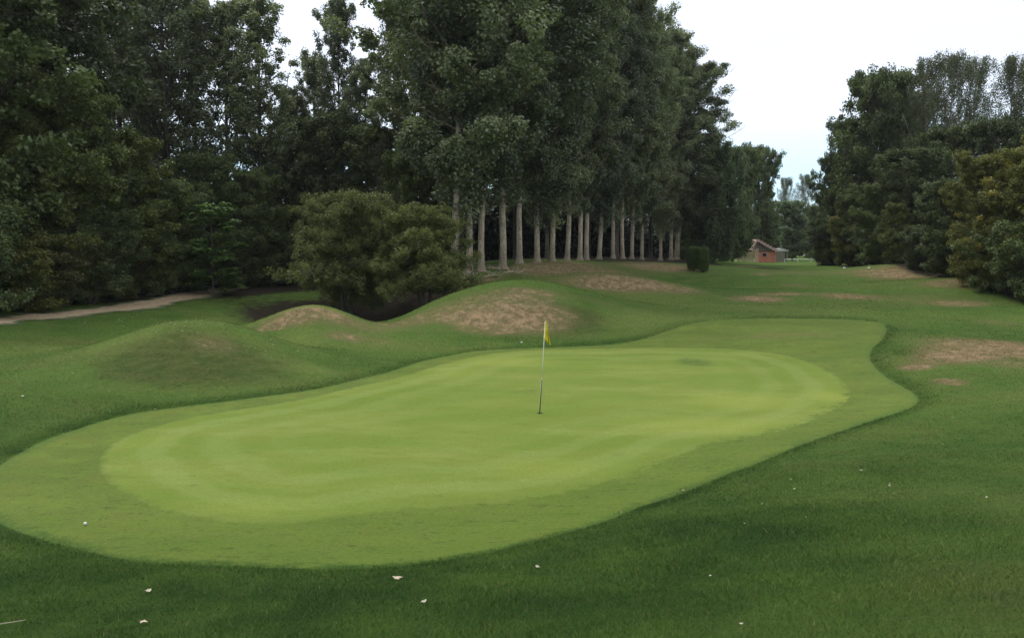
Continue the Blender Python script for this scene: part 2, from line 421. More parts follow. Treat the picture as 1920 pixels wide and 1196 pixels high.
def bark_mat(name, a, bb, green=0.3, sc=1.0, hi=False):
    m, t, b = new_mat(name)
    tc = t.nodes.new('ShaderNodeTexCoord')
    n1 = mapr(t, noise(t, 3 * sc, 7, 0.75, vec=tc.outputs['Object'], stretch=(3, 3, 0.8)), 0.35, 0.65)
    n2 = mapr(t, noise(t, 0.9, 5, 0.7, vec=tc.outputs['Object']), 0.45, 0.7)
    c = mix(t, n1, a, bb)
    c = mix(t, mth(t, 'MULTIPLY', n2, green), c, (0.06, 0.075, 0.03))
    n3 = mapr(t, noise(t, 2.0, 3, 0.5, vec=tc.outputs['Object'], stretch=(1, 1, 5)), 0.60, 0.68)
    c = mix(t, mth(t, 'MULTIPLY', n3, 0.55), c, (0.05, 0.042, 0.032))
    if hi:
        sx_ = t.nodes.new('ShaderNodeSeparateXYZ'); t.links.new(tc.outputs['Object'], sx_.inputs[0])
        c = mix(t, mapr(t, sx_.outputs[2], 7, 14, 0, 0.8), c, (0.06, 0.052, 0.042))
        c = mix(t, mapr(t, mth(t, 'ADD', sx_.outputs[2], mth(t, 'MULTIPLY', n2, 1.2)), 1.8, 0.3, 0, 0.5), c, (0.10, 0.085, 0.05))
    t.links.new(c, b.inputs['Base Color'])
    bump(t, b, noise(t, 9 * sc, 6, 0.7, vec=tc.outputs['Object'], stretch=(2.5, 2.5, 0.5)), 0.8, 0.05)
    return m
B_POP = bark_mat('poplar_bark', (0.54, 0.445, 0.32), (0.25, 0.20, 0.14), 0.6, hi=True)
B_DARK = bark_mat('dark_bark', (0.075, 0.062, 0.048), (0.035, 0.03, 0.024), 0.4)
B_BIRCH = bark_mat('birch_bark', (0.42, 0.40, 0.37), (0.14, 0.13, 0.12), 0.1)
def plain(name, col, rough=0.6, var=0.25, sc=8.0, metal=0.0, bmp=0.0):
    m, t, b = new_mat(name)
    tc = t.nodes.new('ShaderNodeTexCoord')
    n = mapr(t, noise(t, sc, 6, 0.7, vec=tc.outputs['Object']), 0.3, 0.7)
    c = mix(t, n, tuple(q * (1 - var) for q in col), tuple(min(1, q * (1 + var)) for q in col))
    t.links.new(c, b.inputs['Base Color'])
    b.inputs['Roughness'].default_value = rough; b.inputs['Metallic'].default_value = metal
    if bmp: bump(t, b, n, bmp, 0.01)
    return m

# ------------------------------------------------------------------ outlines of the mown areas
green_px = [(180,872),(190,850),(215,828),(262,808),(340,786),(440,769),(560,750),(660,727),(760,704),(850,678),(930,662),(1050,655),(1180,653),
            (1300,653),(1400,657),(1480,668),(1540,688),(1580,712),(1597,738),(1585,758),(1545,780),(1492,802),(1412,821),(1332,836),(1280,855),(1226,879),(1162,902),
            (1080,925),(957,945),(798,958),(691,968),(600,980),(532,986),(460,986),(399,980),(293,957),(225,925),(190,897)]
fringe_px = [(-40,900),(11,863),(80,826),(160,799),(239,777),(319,765),(452,749),(585,731),(665,713),(745,692),(798,676),(878,661),(957,655),(1060,651),
             (1120,648),(1199,637),(1252,621),(1306,605),(1412,598),(1545,598),(1625,602),(1662,611),(1657,634),(1636,656),(1634,676),(1651,698),(1689,722),
             (1718,741),(1723,754),(1705,767),(1625,794),(1545,820),(1465,852),(1412,874),(1359,893),(1279,927),(1199,953),(1146,975),(1066,1000),(957,1028),(904,1040),
             (798,1057),(691,1068),(532,1068),(425,1063),(266,1057),(160,1036),(53,1007),(-20,975),(-60,935)]
def smooth_poly(P, n):
    P = np.array(P); k = len(P); res = []
    m = max(2, n // k)
    for i in range(k):
        p0, p1, p2, p3 = P[i - 1], P[i], P[(i + 1) % k], P[(i + 2) % k]
        for j in range(m):
            u = j / m
            res.append(0.5 * ((2 * p1) + (-p0 + p2) * u + (2 * p0 - 5 * p1 + 4 * p2 - p3) * u * u + (-p0 + 3 * p1 - 3 * p2 + p3) * u ** 3))
    return np.array(res)
MOUNDS_ALL = MOUNDS
green_w = smooth_poly(hits(green_px), 400)
fringe_w = smooth_poly(hits(fringe_px), 500)
def sdist(P, x, y):
    """signed distance, + inside"""
    x = np.asarray(x); y = np.asarray(y)
    best = np.full(x.shape, 1e9); inside = np.zeros(x.shape, bool)
    Q = np.roll(P, -1, 0)
    for (ax, ay), (bx, by) in zip(P, Q):
        dx, dy = bx - ax, by - ay
        tt = np.clip(((x - ax) * dx + (y - ay) * dy) / (dx * dx + dy * dy + 1e-12), 0, 1)
        best = np.minimum(best, (x - ax - tt * dx) ** 2 + (y - ay - tt * dy) ** 2)
        cr_ = ((ay > y) != (by > y)) & (x < (bx - ax) * (y - ay) / (by - ay + 1e-15) + ax)
        inside ^= cr_
    return np.where(inside, 1, -1) * np.sqrt(best)
# coarse table of the fringe distance, for lookup
gx = np.arange(-14, 16, 0.125); gy = np.arange(6, 42, 0.125)
GX, GY = np.meshgrid(gx, gy)
FD = sdist(fringe_w[::3], GX, GY)
def fdist(x, y):
    fx = (x - gx[0]) / 0.125; fy = (y - gy[0]) / 0.125
    ok = (fx >= 0) & (fx < len(gx) - 1.01) & (fy >= 0) & (fy < len(gy) - 1.01)
    fx = np.clip(fx, 0, len(gx) - 1.01); fy = np.clip(fy, 0, len(gy) - 1.01)
    i = fx.astype(int); j = fy.astype(int); a = fx - i; b_ = fy - j
    d = FD[j, i] * (1 - a) * (1 - b_) + FD[j, i + 1] * a * (1 - b_) + FD[j + 1, i] * (1 - a) * b_ + FD[j + 1, i + 1] * a * b_
    return np.where(ok, d, -5.0)

LIP = True
# ------------------------------------------------------------------ worn, pale and dark patches, some with painted shade (world ellipses)
def patch_set(lst):
    res = []
    for px, py, rpx, rpy, s in lst:
        cx, cy = hit(px, py)
        rx = rpx / F * cy
        _, y3 = hit(px, py + rpy)
        ry = max(abs(cy - y3), 0.3 * rx)
        res.append((cx, cy, rx, min(ry, 1.8 * rx), s))
    return res
DRY = patch_set([(900,570,120,36,0.30),(1060,505,150,16,0.35),(1240,500,80,12,.35),(590,590,120,18,.30),(780,600,70,14,.3),(1100,560,120,12,.2),(1700,560,250,10,.2),(960,580,120,22,0.50),(930,610,80,20,0.62),(1010,600,70,25,0.55),(870,595,50,14,.35),(985,550,60,12,0.45),(580,580,80,9,0.35),(530,608,50,10,0.62),(640,632,40,8,0.4),(600,590,110,14,.22),(720,610,60,14,.25),
                 (400,645,60,22,0.30),(700,640,60,10,.25),(1170,530,110,15,0.95),(1150,538,60,10,.5),(1280,545,60,8,0.35),(1020,512,70,12,0.50),(1230,500,90,9,0.55),(1100,503,100,9,0.35),
                 (1420,561,55,6,0.85),(1470,551,50,3.5,0.75),(1590,556,55,5,0.55),(1800,570,60,6,0.6),(1490,535,40,5,0.35),(1730,515,70,14,0.75),(1800,530,80,14,0.65),(1650,515,50,12,0.45),
                 (1880,652,130,28,0.85),(1760,676,60,14,0.5),(1790,668,50,16,0.8),(1715,690,30,7,0.7),(1780,716,26,9,0.8),(1900,685,50,10,.35),(1430,514,18,3,0.5),(1400,500,25,2.5,0.5),(1870,605,50,8,.3),
                 (1850,1080,260,80,0.14),(180,560,170,10,0.25),(560,534,70,5,0.8),(880,530,60,8,0.8),(840,545,40,8,.55),(1500,512,120,8,.25),
                 (1480,628,150,9,0.55),(1300,640,60,6,.3)])
SOIL = patch_set([(620,560,70,16,0.9),(710,572,90,18,1.0),(820,556,50,8,.6)])
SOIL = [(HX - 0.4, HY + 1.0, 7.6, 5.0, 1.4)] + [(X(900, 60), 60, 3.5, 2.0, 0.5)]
PALE = patch_set([(560,690,110,14,.35),(560,640,60,16,.4),(220,640,90,10,.3),(780,580,60,12,.5),(560,575,70,6,.5),(430,600,60,6,.4),(600,578,140,12,0.55),(840,585,80,16,0.45),(1200,600,90,25,0.35),(500,600,150,12,0.2),(100,652,130,7,.45),(300,640,160,10,.35),(1300,570,150,10,.3),(1350,600,120,8,.35),(700,640,90,10,.3),(1480,585,220,12,.3)])
THATCH_SHADE = patch_set([(375,668,200,58,1.15),(300,700,140,34,.5),(1060,605,90,28,0.9),(960,620,90,18,.5),(1230,535,70,14,.5),(1010,512,60,12,.5),(1090,590,70,18,.4),(750,640,90,14,.35),(1500,640,150,12,.25),(1010,575,60,20,.35),(1850,1150,250,90,.3)])  # brown matted turf; on the near-left mound it also paints the shaded front
LUSH_SHADE = [(-3, 7.6, 8, 2.6, 1.1), (1.5, 8.6, 3.2, 1.6, 0.8), (4.5, 11.3, 4, 1.6, 0.55), (8, 14, 4, 2, 0.2), (-12, 16, 4, 4, .4), (2.0, 5.0, 4, 1.6, .4), (-3, 5, 6, 2, .4)]  # dark grass; near patches also paint shade on the steep camera-facing bank
LUSH_SHADE += patch_set([(1690,660,35,40,0.55),(1000,640,120,7,.5),(300,770,200,20,.35),(1600,570,120,12,.2)])
WET = patch_set([(1300,680,45,10,0.8),(990,735,55,8,0.5),(700,880,140,14,0.35),(225,895,30,8,0.5),(700,1040,60,12,.7),(1280,840,90,12,.3),(1100,905,100,15,.35),(60,985,50,18,.6),(1110,930,50,12,.5)])
YEL = patch_set([(1400,755,120,18,0.7),(1560,745,40,14,.7),(950,680,90,10,.6),(860,700,60,10,.5),(1330,800,160,16,.7),(500,950,160,18,.35),(280,830,60,14,.35),(1040,880,120,20,.5)])
def field(lst, x, y):
    r = np.zeros(x.shape)
    for cx, cy, rx, ry, s in lst:
        r = np.maximum(r, 0) + s * np.exp(-0.5 * (((x - cx) / (rx * 0.72)) ** 2 + ((y - cy) / (ry * 0.72)) ** 2) ** 1.3)
    return np.clip(r, 0, 1.3)
# bare wood floor below the trees
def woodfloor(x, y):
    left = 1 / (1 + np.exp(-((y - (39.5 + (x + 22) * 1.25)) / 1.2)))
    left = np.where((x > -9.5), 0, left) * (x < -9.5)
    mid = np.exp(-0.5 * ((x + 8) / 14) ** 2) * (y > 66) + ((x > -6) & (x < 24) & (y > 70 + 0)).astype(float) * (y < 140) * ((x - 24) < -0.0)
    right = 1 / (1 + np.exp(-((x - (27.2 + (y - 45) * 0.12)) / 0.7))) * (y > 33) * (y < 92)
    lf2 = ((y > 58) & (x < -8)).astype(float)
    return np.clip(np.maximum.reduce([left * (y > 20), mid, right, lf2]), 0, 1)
def ground_attrs(x, y):
    fd = fdist(x, y)
    rim = np.where(fd < 0.02, 0.75 * np.exp(-(fd / 0.38) ** 2), 0)  # dark band painting the shade of the step, where grass also stands taller
    return {'dry': field(DRY, x, y), 'soil': np.clip(field(SOIL, x, y) + woodfloor(x, y), 0, 1.3), 'pale': np.clip(field(PALE, x, y), 0, 1), 'lush_shade': np.clip(field(LUSH_SHADE, x, y) + rim, 0, 1), 'thatch_shade': np.clip(field(THATCH_SHADE, x, y), 0, 1)}

# ------------------------------------------------------------------ the ground sheet
def axis(lo, hi, c, a, n):
    s = np.linspace(math.asinh((lo - c) / a), math.asinh((hi - c) / a), n)
    return c + a * np.sinh(s)
ax_ = axis(-1400, 1400, 0.0, 9.0, 760); ay_ = axis(-300, 1500, 12.0, 9.0, 820)
AX, AY = np.meshgrid(ax_, ay_)
gz = H(AX, AY)
verts = np.stack([AX.ravel(), AY.ravel(), gz.ravel()], 1)
ny, nx = AX.shape
idx = np.arange(ny * nx).reshape(ny, nx)
faces = np.stack([idx[:-1, :-1].ravel(), idx[:-1, 1:].ravel(), idx[1:, 1:].ravel(), idx[1:, :-1].ravel()], 1)
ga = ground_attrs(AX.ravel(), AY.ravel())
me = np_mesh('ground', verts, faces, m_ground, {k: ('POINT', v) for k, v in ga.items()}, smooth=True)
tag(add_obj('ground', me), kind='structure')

def sheet(name, poly, dz, mat, step):
    lo = poly.min(0); hi = poly.max(0)
    xs, ys = np.meshgrid(np.arange(lo[0], hi[0], step), np.arange(lo[1], hi[1], step))
    xs = xs.ravel(); ys = ys.ravel()
    d = sdist(poly[::3], xs, ys)
    k = d > step * 0.6
    tg = np.roll(poly, -1, 0) - np.roll(poly, 1, 0); tg /= np.linalg.norm(tg, axis=1)[:, None] + 1e-9
    inn = poly + np.column_stack([-tg[:, 1], tg[:, 0]]) * 0.05
    if sdist(poly, inn[:1, 0], inn[:1, 1])[0] < 0: inn = poly - np.column_stack([-tg[:, 1], tg[:, 0]]) * 0.05
    inn = inn[sdist(poly, inn[:, 0], inn[:, 1]) > 0.035]
    pts = [Vector(p) for p in poly] + [Vector(p) for p in inn] + [Vector((a, b_)) for a, b_ in zip(xs[k], ys[k])]
    n = len(poly)
    vs, _, fs, *_ = delaunay_2d_cdt(pts, [(i, (i + 1) % n) for i in range(n)], [], 1, 1e-4)
    V = np.array([tuple(v) for v in vs])
    fs = np.array([f for f in fs if len(f) == 3])
    # face winding up
    a, b_, c_ = V[fs[:, 0]], V[fs[:, 1]], V[fs[:, 2]]
    cr_ = (b_[:, 0] - a[:, 0]) * (c_[:, 1] - a[:, 1]) - (b_[:, 1] - a[:, 1]) * (c_[:, 0] - a[:, 0])
    fs[cr_ < 0] = fs[cr_ < 0][:, ::-1]
    e = np.maximum(sdist(poly[::2], V[:, 0], V[:, 1]), 0)
    z = H(V[:, 0], V[:, 1]) + dz - 0.016 * (e < 0.02)
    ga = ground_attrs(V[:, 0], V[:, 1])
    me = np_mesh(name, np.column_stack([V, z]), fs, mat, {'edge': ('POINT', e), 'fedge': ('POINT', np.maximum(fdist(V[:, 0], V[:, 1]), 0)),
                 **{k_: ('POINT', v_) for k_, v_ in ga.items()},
                 'wet': ('POINT', np.clip(field(WET, V[:, 0], V[:, 1]), 0, 1)), 'yellow': ('POINT', np.clip(field(YEL, V[:, 0], V[:, 1]), 0, 1)),
                 'front': ('POINT', np.clip((14.5 - V[:, 1] + V[:, 0] * 0.5) / 5, 0, 1)),
                 'ragged': ('POINT', np.clip((12.5 - V[:, 1] + V[:, 0] * 1.2) / 4, 0, 1))}, smooth=True)
    return tag(add_obj(name, me), kind='structure')
sheet('fringe', fringe_w, 0.006, m_fringe, 0.25)
sheet('putting_green', green_w, 0.011, m_green, 0.25)

# ------------------------------------------------------------------ worn path along the wood on the left
m_path, t, b = new_mat('path_earth')
e = attr(t, 'edge')
n1 = mapr(t, noise(t, 5, 6, 0.75), 0.3, 0.7)
c = mix(t, n1, (0.44, 0.325, 0.20), (0.24, 0.175, 0.105))
ruts = mapr(t, mth(t, 'ADD', e, mth(t, 'MULTIPLY', mth(t, 'SUBTRACT', noise(t, 1.5, 6, 0.7), 0.5), 1.4)), 0.25, 0.62)
c = mix(t, ruts, (0.060, 0.085, 0.026), c)
t.links.new(c, b.inputs['Base Color']); bump(t, b, noise(t, 12, 6, 0.7), 0.8, 0.04)
pp = hits([(-60,607),(0,600),(120,590),(250,575),(340,558),(410,545),(470,538)])
# extend beyond the left edge of the view
pp = np.vstack([pp[0] + (pp[0] - pp[1]) * 6, pp])
cs = []
for i in range(len(pp) - 1):
    for j in range(24): cs.append(pp[i] + (pp[i + 1] - pp[i]) * j / 24)
cs = np.array(cs)
for _ in range(8): cs[1:-1] = (cs[:-2] + cs[1:-1] * 2 + cs[2:]) / 4
dd = np.gradient(cs, axis=0); dd /= np.linalg.norm(dd, axis=1)[:, None]
nn = np.column_stack([-dd[:, 1], dd[:, 0]])
K = 13
V = []; E = []
for i in range(len(cs)):
    u = i / len(cs)
    wd = 1.15 + 0.25 * math.sin(i * 0.21) + 0.12 * math.sin(i * 0.77 + 2)
    wd *= 1.0 if u < 0.85 else max(0.25, 1 - (u - 0.85) / 0.2)
    for k in range(K):
        s = (k / (K - 1) * 2 - 1)
        p = cs[i] + nn[i] * s * wd
        V.append((p[0], p[1], 0))
        E.append((1 - abs(s)) * 1.4 - 0.45 * math.exp(-((s) / 0.16) ** 2))
V = np.array(V); V[:, 2] = H(V[:, 0], V[:, 1]) + 0.02
idx = np.arange(len(V)).reshape(-1, K)
fs = np.stack([idx[:-1, :-1].ravel(), idx[1:, :-1].ravel(), idx[1:, 1:].ravel(), idx[:-1, 1:].ravel()], 1)
tag(add_obj('path', np_mesh('path', V, fs[:, ::-1] if True else fs, m_path, {'edge': ('POINT', np.array(E))}, smooth=True)), kind='structure')

# ------------------------------------------------------------------ standing blades of the rough
def blades(name, n, ymin, ymax, hgt, wid, side, label, mat=None, dlo=-99.0, dhi=0.02):
    # positions drawn more densely towards the camera end of the bank
    y = ymin * (ymax / ymin) ** rng.random(n * 2)
    x = (rng.random(n * 2) * 2 - 1) * (y * side + 3.0)
    d = fdist(x, y) + 0.10 * np.sin(x * 3.1) * np.sin(y * 2.3 + x) + rng.normal(0, 0.04, len(x))
    k = (d < dhi + 0.10 * rng.random(len(x))) & (d > dlo)
    x, y = x[k][:n], y[k][:n]; n = len(x)
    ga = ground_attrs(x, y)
    keep = rng.random(n) > np.clip(ga['soil'], 0, 1) * 0.9
    x, y = x[keep], y[keep]; n = len(x); ga = {a: q[keep] for a, q in ga.items()}
    z = H(x, y) - 0.004
    patch = 0.5 + 0.5 * np.sin(x * 2.3 + 2 * np.sin(y * 1.7)) * np.sin(y * 2.9 + 1.5 * np.sin(x * 1.9))
    hh = hgt * (0.45 + 0.8 * rng.random(n)) * (0.75 + 0.5 * patch) * (0.75 + 0.7 * ga['lush_shade'])
    hh = hh * np.where(rng.random(n) < 0.02, 1.6, 1.0)
    ww = wid * (0.6 + 0.8 * rng.random(n)) * np.clip(y / 10.0, 0.45, 3.5)
    hh = hh * (1 + np.clip((y - 8) / 40, 0, 1))
    a = rng.random(n) * 2 * np.pi
    lean = rng.normal(0, 0.75, (n, 2)) * hh[:, None]
    dx, dy = np.cos(a) * ww, np.sin(a) * ww
    p0 = np.column_stack([x - dx, y - dy, z]); p1 = np.column_stack([x + dx, y + dy, z])
    p2 = np.column_stack([x + lean[:, 0], y + lean[:, 1], z + hh])
    V = np.stack([p0, p1, p2], 1).reshape(-1, 3)
    fs = np.arange(3 * n).reshape(n, 3)
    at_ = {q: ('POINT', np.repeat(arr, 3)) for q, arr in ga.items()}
    at_['front'] = ('POINT', np.repeat(np.clip((14.5 - y + x * 0.5) / 5, 0, 1), 3))
    at_['v'] = ('POINT', np.repeat(rng.random(n), 3))
    at_['fedge'] = ('POINT', np.repeat(np.maximum(fdist(x, y), 0), 3))
    me = np_mesh(name, V, fs, mat or m_blade, at_)
    return tag(add_obj(name, me), label, 'grass', kind='stuff')
blades('rough_grass', 1550000, 2.0, 60.0, 0.025, 0.0028, 0.70, 'short rough grass covering the banks, mounds and fairway around the putting green')

m_fblade, t, b = new_mat('fringe_blades')
c = fringe_colour(t); vv = attr(t, 'v')
t.links.new(mix(t, vv, mix(t, 1.0, c, (0.62, 0.66, 0.6), 'MULTIPLY'), mix(t, 1.0, c, (1.3, 1.25, 1.2), 'MULTIPLY')), b.inputs['Base Color'])
b.inputs['Roughness'].default_value = 0.8; b.inputs['Specular IOR Level'].default_value = 0.12
blades('fringe_grass', 330000, 8.5, 36.0, 0.010, 0.0030, 0.62, 'short mown grass of the fringe ringing the putting green', m_fblade, 0.0, 1.9)

# ------------------------------------------------------------------ trees
def tubes_np(segs, n=6):
    """segs: list of (points (k,3), radii (k,)) -> verts, quads"""
    VV = []; FF = []; off = 0
    for P, rad in segs:
        k = len(P)
        d = np.gradient(P, axis=0); d /= np.linalg.norm(d, axis=1)[:, None] + 1e-9
        ref = np.array([0.3, 0.9, 0.1]) if abs(d[0, 2]) > 0.6 else np.array([0, 0, 1.0])
        a = np.cross(d, ref); a /= np.linalg.norm(a, axis=1)[:, None] + 1e-9
        b_ = np.cross(d, a)
        q = np.arange(n) / n * 2 * np.pi
        ring = P[:, None] + (a[:, None] * np.cos(q)[None, :, None] + b_[:, None] * np.sin(q)[None, :, None]) * rad[:, None, None]
        VV.append(ring.reshape(-1, 3))
        idx = off + np.arange(k * n).reshape(k, n)
        nx_ = np.roll(idx, -1, 1)
        FF.append(np.stack([idx[:-1].ravel(), nx_[:-1].ravel(), nx_[1:].ravel(), idx[1:].ravel()], 1))
        off += k * n
    return np.vstack(VV), np.vstack(FF)
def leaves(C, V0, W0, per, sig, size, r, up=0.5, flat=0.75, droop=0.0, aspect=0.62):
    """C clump centres; V0 shade per clump; returns verts, faces, v, w"""
    n = len(C) * per
    cid = np.repeat(np.arange(len(C)), per)
    off = r.normal(0, 1, (n, 3)); off /= np.linalg.norm(off, axis=1)[:, None]
    off *= ((r.random(n) ** 0.45) * np.broadcast_to(sig, (len(C),))[cid])[:, None]
    off[:, 2] *= flat
    if droop: off[:, 2] -= droop * r.random(n) ** 1.5
    P = C[cid] + off
    nrm = r.normal(0, 1, (n, 3)); nrm[:, 2] += up * 2; nrm += off / (np.abs(off).max() + 1e-6) * 1.2
    nrm /= np.linalg.norm(nrm, axis=1)[:, None]
    a = np.cross(nrm, r.normal(0, 1, (n, 3))); a /= np.linalg.norm(a, axis=1)[:, None] + 1e-9
    b_ = np.cross(nrm, a)
    s = size * (0.65 + 0.7 * r.random(n))[:, None]
    V = np.stack([P - a * s, P - b_ * s * aspect + a * s * 0.15, P + a * s, P + b_ * s * aspect + a * s * 0.15], 1).reshape(-1, 3)
    fs = np.arange(4 * n).reshape(n, 4)
    v = np.clip(0.55 * V0[cid] + 0.45 * r.random(n), 0, 1)
    w_ = np.clip(0.75 * W0[cid] + 0.25 * r.random(n), 0, 1)
    return V, fs, v, w_
def grow(seed, Ht, h0, Rr, limbs, sub, per, sig, size, elev=(20, 60), prof=None, tr=0.3, curve=0.25, droop=0.0, stems=1, spread=0.0,
         shoots=0, flat=0.75, up=0.5, flare=1.5, lean=0.0, gap=0.0, tint_p=0.05, top_spike=0):
    """returns (wood mesh arrays, leaf mesh arrays) of one tree"""
    r = np.random.default_rng(seed)
    if prof is None: prof = lambda u: np.sqrt(np.clip(1 - (2 * u - 0.85) ** 2 / 1.35, 0.05, 1))
    segs = []; C = []; S = []
    for st in range(stems):
        k = 16
        zz = np.linspace(0, 1, k)
        a0 = r.random() * 2 * np.pi if stems > 1 else 0.0
        sx, sy = (spread * math.cos(2 * np.pi * st / stems + a0 * .3), spread * math.sin(2 * np.pi * st / stems + a0 * .3)) if stems > 1 else (r.normal(0, lean), r.normal(0, lean))
        wob = np.cumsum(r.normal(0, 0.012 * Ht / 4, (k, 2)), 0) * 0.5; wob -= wob[0]
        Hs = Ht * (1.0 if st == 0 else r.uniform(0.75, 0.98))
        P = np.column_stack([wob[:, 0] + sx * zz ** 0.8, wob[:, 1] + sy * zz ** 0.8, zz * Hs * 0.96])
        if stems > 1:
            P[:, 0] += sx * 0.12; P[:, 1] += sy * 0.12
        P = np.vstack([P[0] - [0, 0, 0.5], P[0], P[0] + (P[1] - P[0]) * 0.12, P[0] + (P[1] - P[0]) * 0.35, P[1:]])
        zf = np.clip(P[:, 2] / (Hs), 0, 1)
        rad = (tr if stems == 1 else tr * 0.6) * (1 - zf) ** 0.75 * 0.95 + 0.015
        rad[:2] *= flare * 1.05; rad[2] *= 1 + (flare - 1) * 0.4; rad[3] *= 1 + (flare - 1) * 0.12
        segs.append((P, rad, 12))
        nl = limbs if stems == 1 else max(3, limbs // stems)
        for i in range(nl):
            u = (i + r.random()) / nl
            hz = h0 + (Hs * 0.97 - h0) * u
            t_ = np.clip(hz / (Hs * 0.96), 0, 1)
            base = np.array([np.interp(hz, P[:, 2], P[:, 0]), np.interp(hz, P[:, 2], P[:, 1]), hz])
            az_ = i * 2.39996 + r.normal(0, 0.45) + seed
            L = Rr * float(prof(u)) * r.uniform(0.62, 1.18)
            el = R(elev[0] + (elev[1] - elev[0]) * u + r.normal(0, 7))
            m_ = 7
            ss = np.linspace(0, 1, m_)
            hor = L * ss * math.cos(el) * (1 - 0.10 * ss) / max(math.cos(el), 0.45)
            ver = L * (ss * math.sin(el) + curve * ss ** 2 * (1 if not droop else 0.3)) / max(math.cos(el), 0.45)
            bend = np.cumsum(r.normal(0, 0.03 * L, (m_, 3)), 0) * 0.6; bend -= bend[0]
            Q = base + np.column_stack([np.cos(az_) * hor, np.sin(az_) * hor, ver]) + bend
            Q[:, 2] = np.minimum(Q[:, 2], Hs * 1.04 + r.uniform(-1, 0) * 0.05 * Hs)
            r0 = max(0.014, 0.30 * np.interp(hz, P[:, 2], rad) + 0.006 * L)
            segs.append((Q, np.linspace(r0, 0.01, m_), 5))
            shade = r.random()
            for j in range(sub):
                s = 0.18 + 0.86 * ((j + r.random()) / sub)
                s = min(s, 1.0)
                pb = np.array([np.interp(s, ss, Q[:, q]) for q in range(3)])
                a2 = az_ + r.choice([-1, 1]) * r.uniform(0.4, 1.35)
                l2 = L * r.uniform(0.14, 0.40) * (1.15 - 0.45 * s)
                e2 = el * 0.6 + r.normal(0.1, 0.35)
                tip = pb + np.array([math.cos(a2) * math.cos(e2), math.sin(a2) * math.cos(e2), math.sin(e2)]) * l2
                if droop: tip[2] -= droop * 0.3 * r.random()
                segs.append((np.array([pb, (pb + tip) / 2 + r.normal(0, .04 * l2, 3), tip]), np.array([r0 * 0.35 + 0.004, r0 * 0.2 + 0.004, 0.005]), 3))
                if r.random() < gap: continue
                sh = 0.6 * shade + 0.4 * r.random()
                C.append(tip); S.append(sh)
                if r.random() < 0.6: C.append((pb + tip) / 2 + r.normal(0, sig * 0.3, 3)); S.append(sh * 0.8)
            C.append(Q[-1]); S.append(min(1, shade + 0.2))
        for i in range(top_spike):
            hz = Hs * r.uniform(0.86, 1.03)
            C.append(np.array([P[-1, 0] + r.normal(0, .25), P[-1, 1] + r.normal(0, .25), hz])); S.append(r.random())
        for i in range(shoots):       # leafy shoots along the lower trunk
            hz = h0 * (0.62 + 0.8 * r.random() ** 0.7); q = r.random() * 2 * np.pi
            C.append(np.array([np.interp(hz, P[:, 2], P[:, 0]) + math.cos(q) * r.uniform(.3, .9), np.interp(hz, P[:, 2], P[:, 1]) + math.sin(q) * r.uniform(.3, .9), hz])); S.append(r.random())
    C = np.array(C); S = np.array(S)
    W0 = (r.random(len(C)) < tint_p).astype(float) * 0.6 + 0.4 * r.random(len(C))
    sg = sig * (0.6 + 0.8 * r.random(len(C)))
    V, fs, v, w_ = leaves(C, S, W0, per, sg, size, r, up, flat, droop)
    if (V[:, 2] < 0.02).any(): V[:, 2] = np.where(V[:, 2] < 0.02, 0.02 + (0.02 - V[:, 2]) * 0.3, V[:, 2])
    big = [s_[:2] for s_ in segs if s_[2] == 12]; mid = [s_[:2] for s_ in segs if s_[2] == 5]; sm = [s_[:2] for s_ in segs if s_[2] == 3]
    va, fa = tubes_np(big, 12); vb, fb = tubes_np(mid, 5); vc, fc = tubes_np(sm, 3)
    WV = np.vstack([va, vb, vc]); WF = np.vstack([fa, fb + len(va), fc + len(va) + len(vb)])
    return (WV, WF), (V, fs, v, w_)
def tree_meshes(name, lm, bm_, **kw):
    (WV, WF), (V, fs, v, w_) = grow(**kw)
    tm = np_mesh(name + '_trunk', WV, WF, bm_, smooth=True)
    cm = np_mesh(name + '_crown', V, fs, lm, {'v': ('FACE', v), 'w': ('FACE', w_)})
    return tm, cm
def place(meshes, kind, x, y, s, rz, label, cat='tree', group=None, sz=None, dz=0.0, trunk='trunk', crown='crown'):
    z = h1(x, y) + dz
    e = empty(kind, (x, y, z), rz, (s, s, sz if sz else s))
    a = add_obj(trunk, meshes[0], e); b_ = add_obj(crown, meshes[1], e)
    tag(e, label, cat, group)
    return e

pop_prof = lambda u: (min(1, 0.62 + u * 1.6) if u < 0.3 else 1.05 - 0.72 * ((u - 0.3) / 0.7) ** 1.5)
POP = [tree_meshes('poplar', L_POP, B_POP, seed=s, Ht=25, h0=h0, Rr=5.0, limbs=66, sub=9, per=150, sig=0.60, size=0.094, elev=(10, 62), prof=pop_prof, droop=0.0,
                   tr=0.205, flare=1.7, curve=0.30, shoots=sh, gap=g, tint_p=0.05, top_spike=10) for s, h0, g, sh in ((11, 5.0, 0.10, 26), (12, 6.0, 0.14, 30), (13, 4.4, 0.12, 20))]
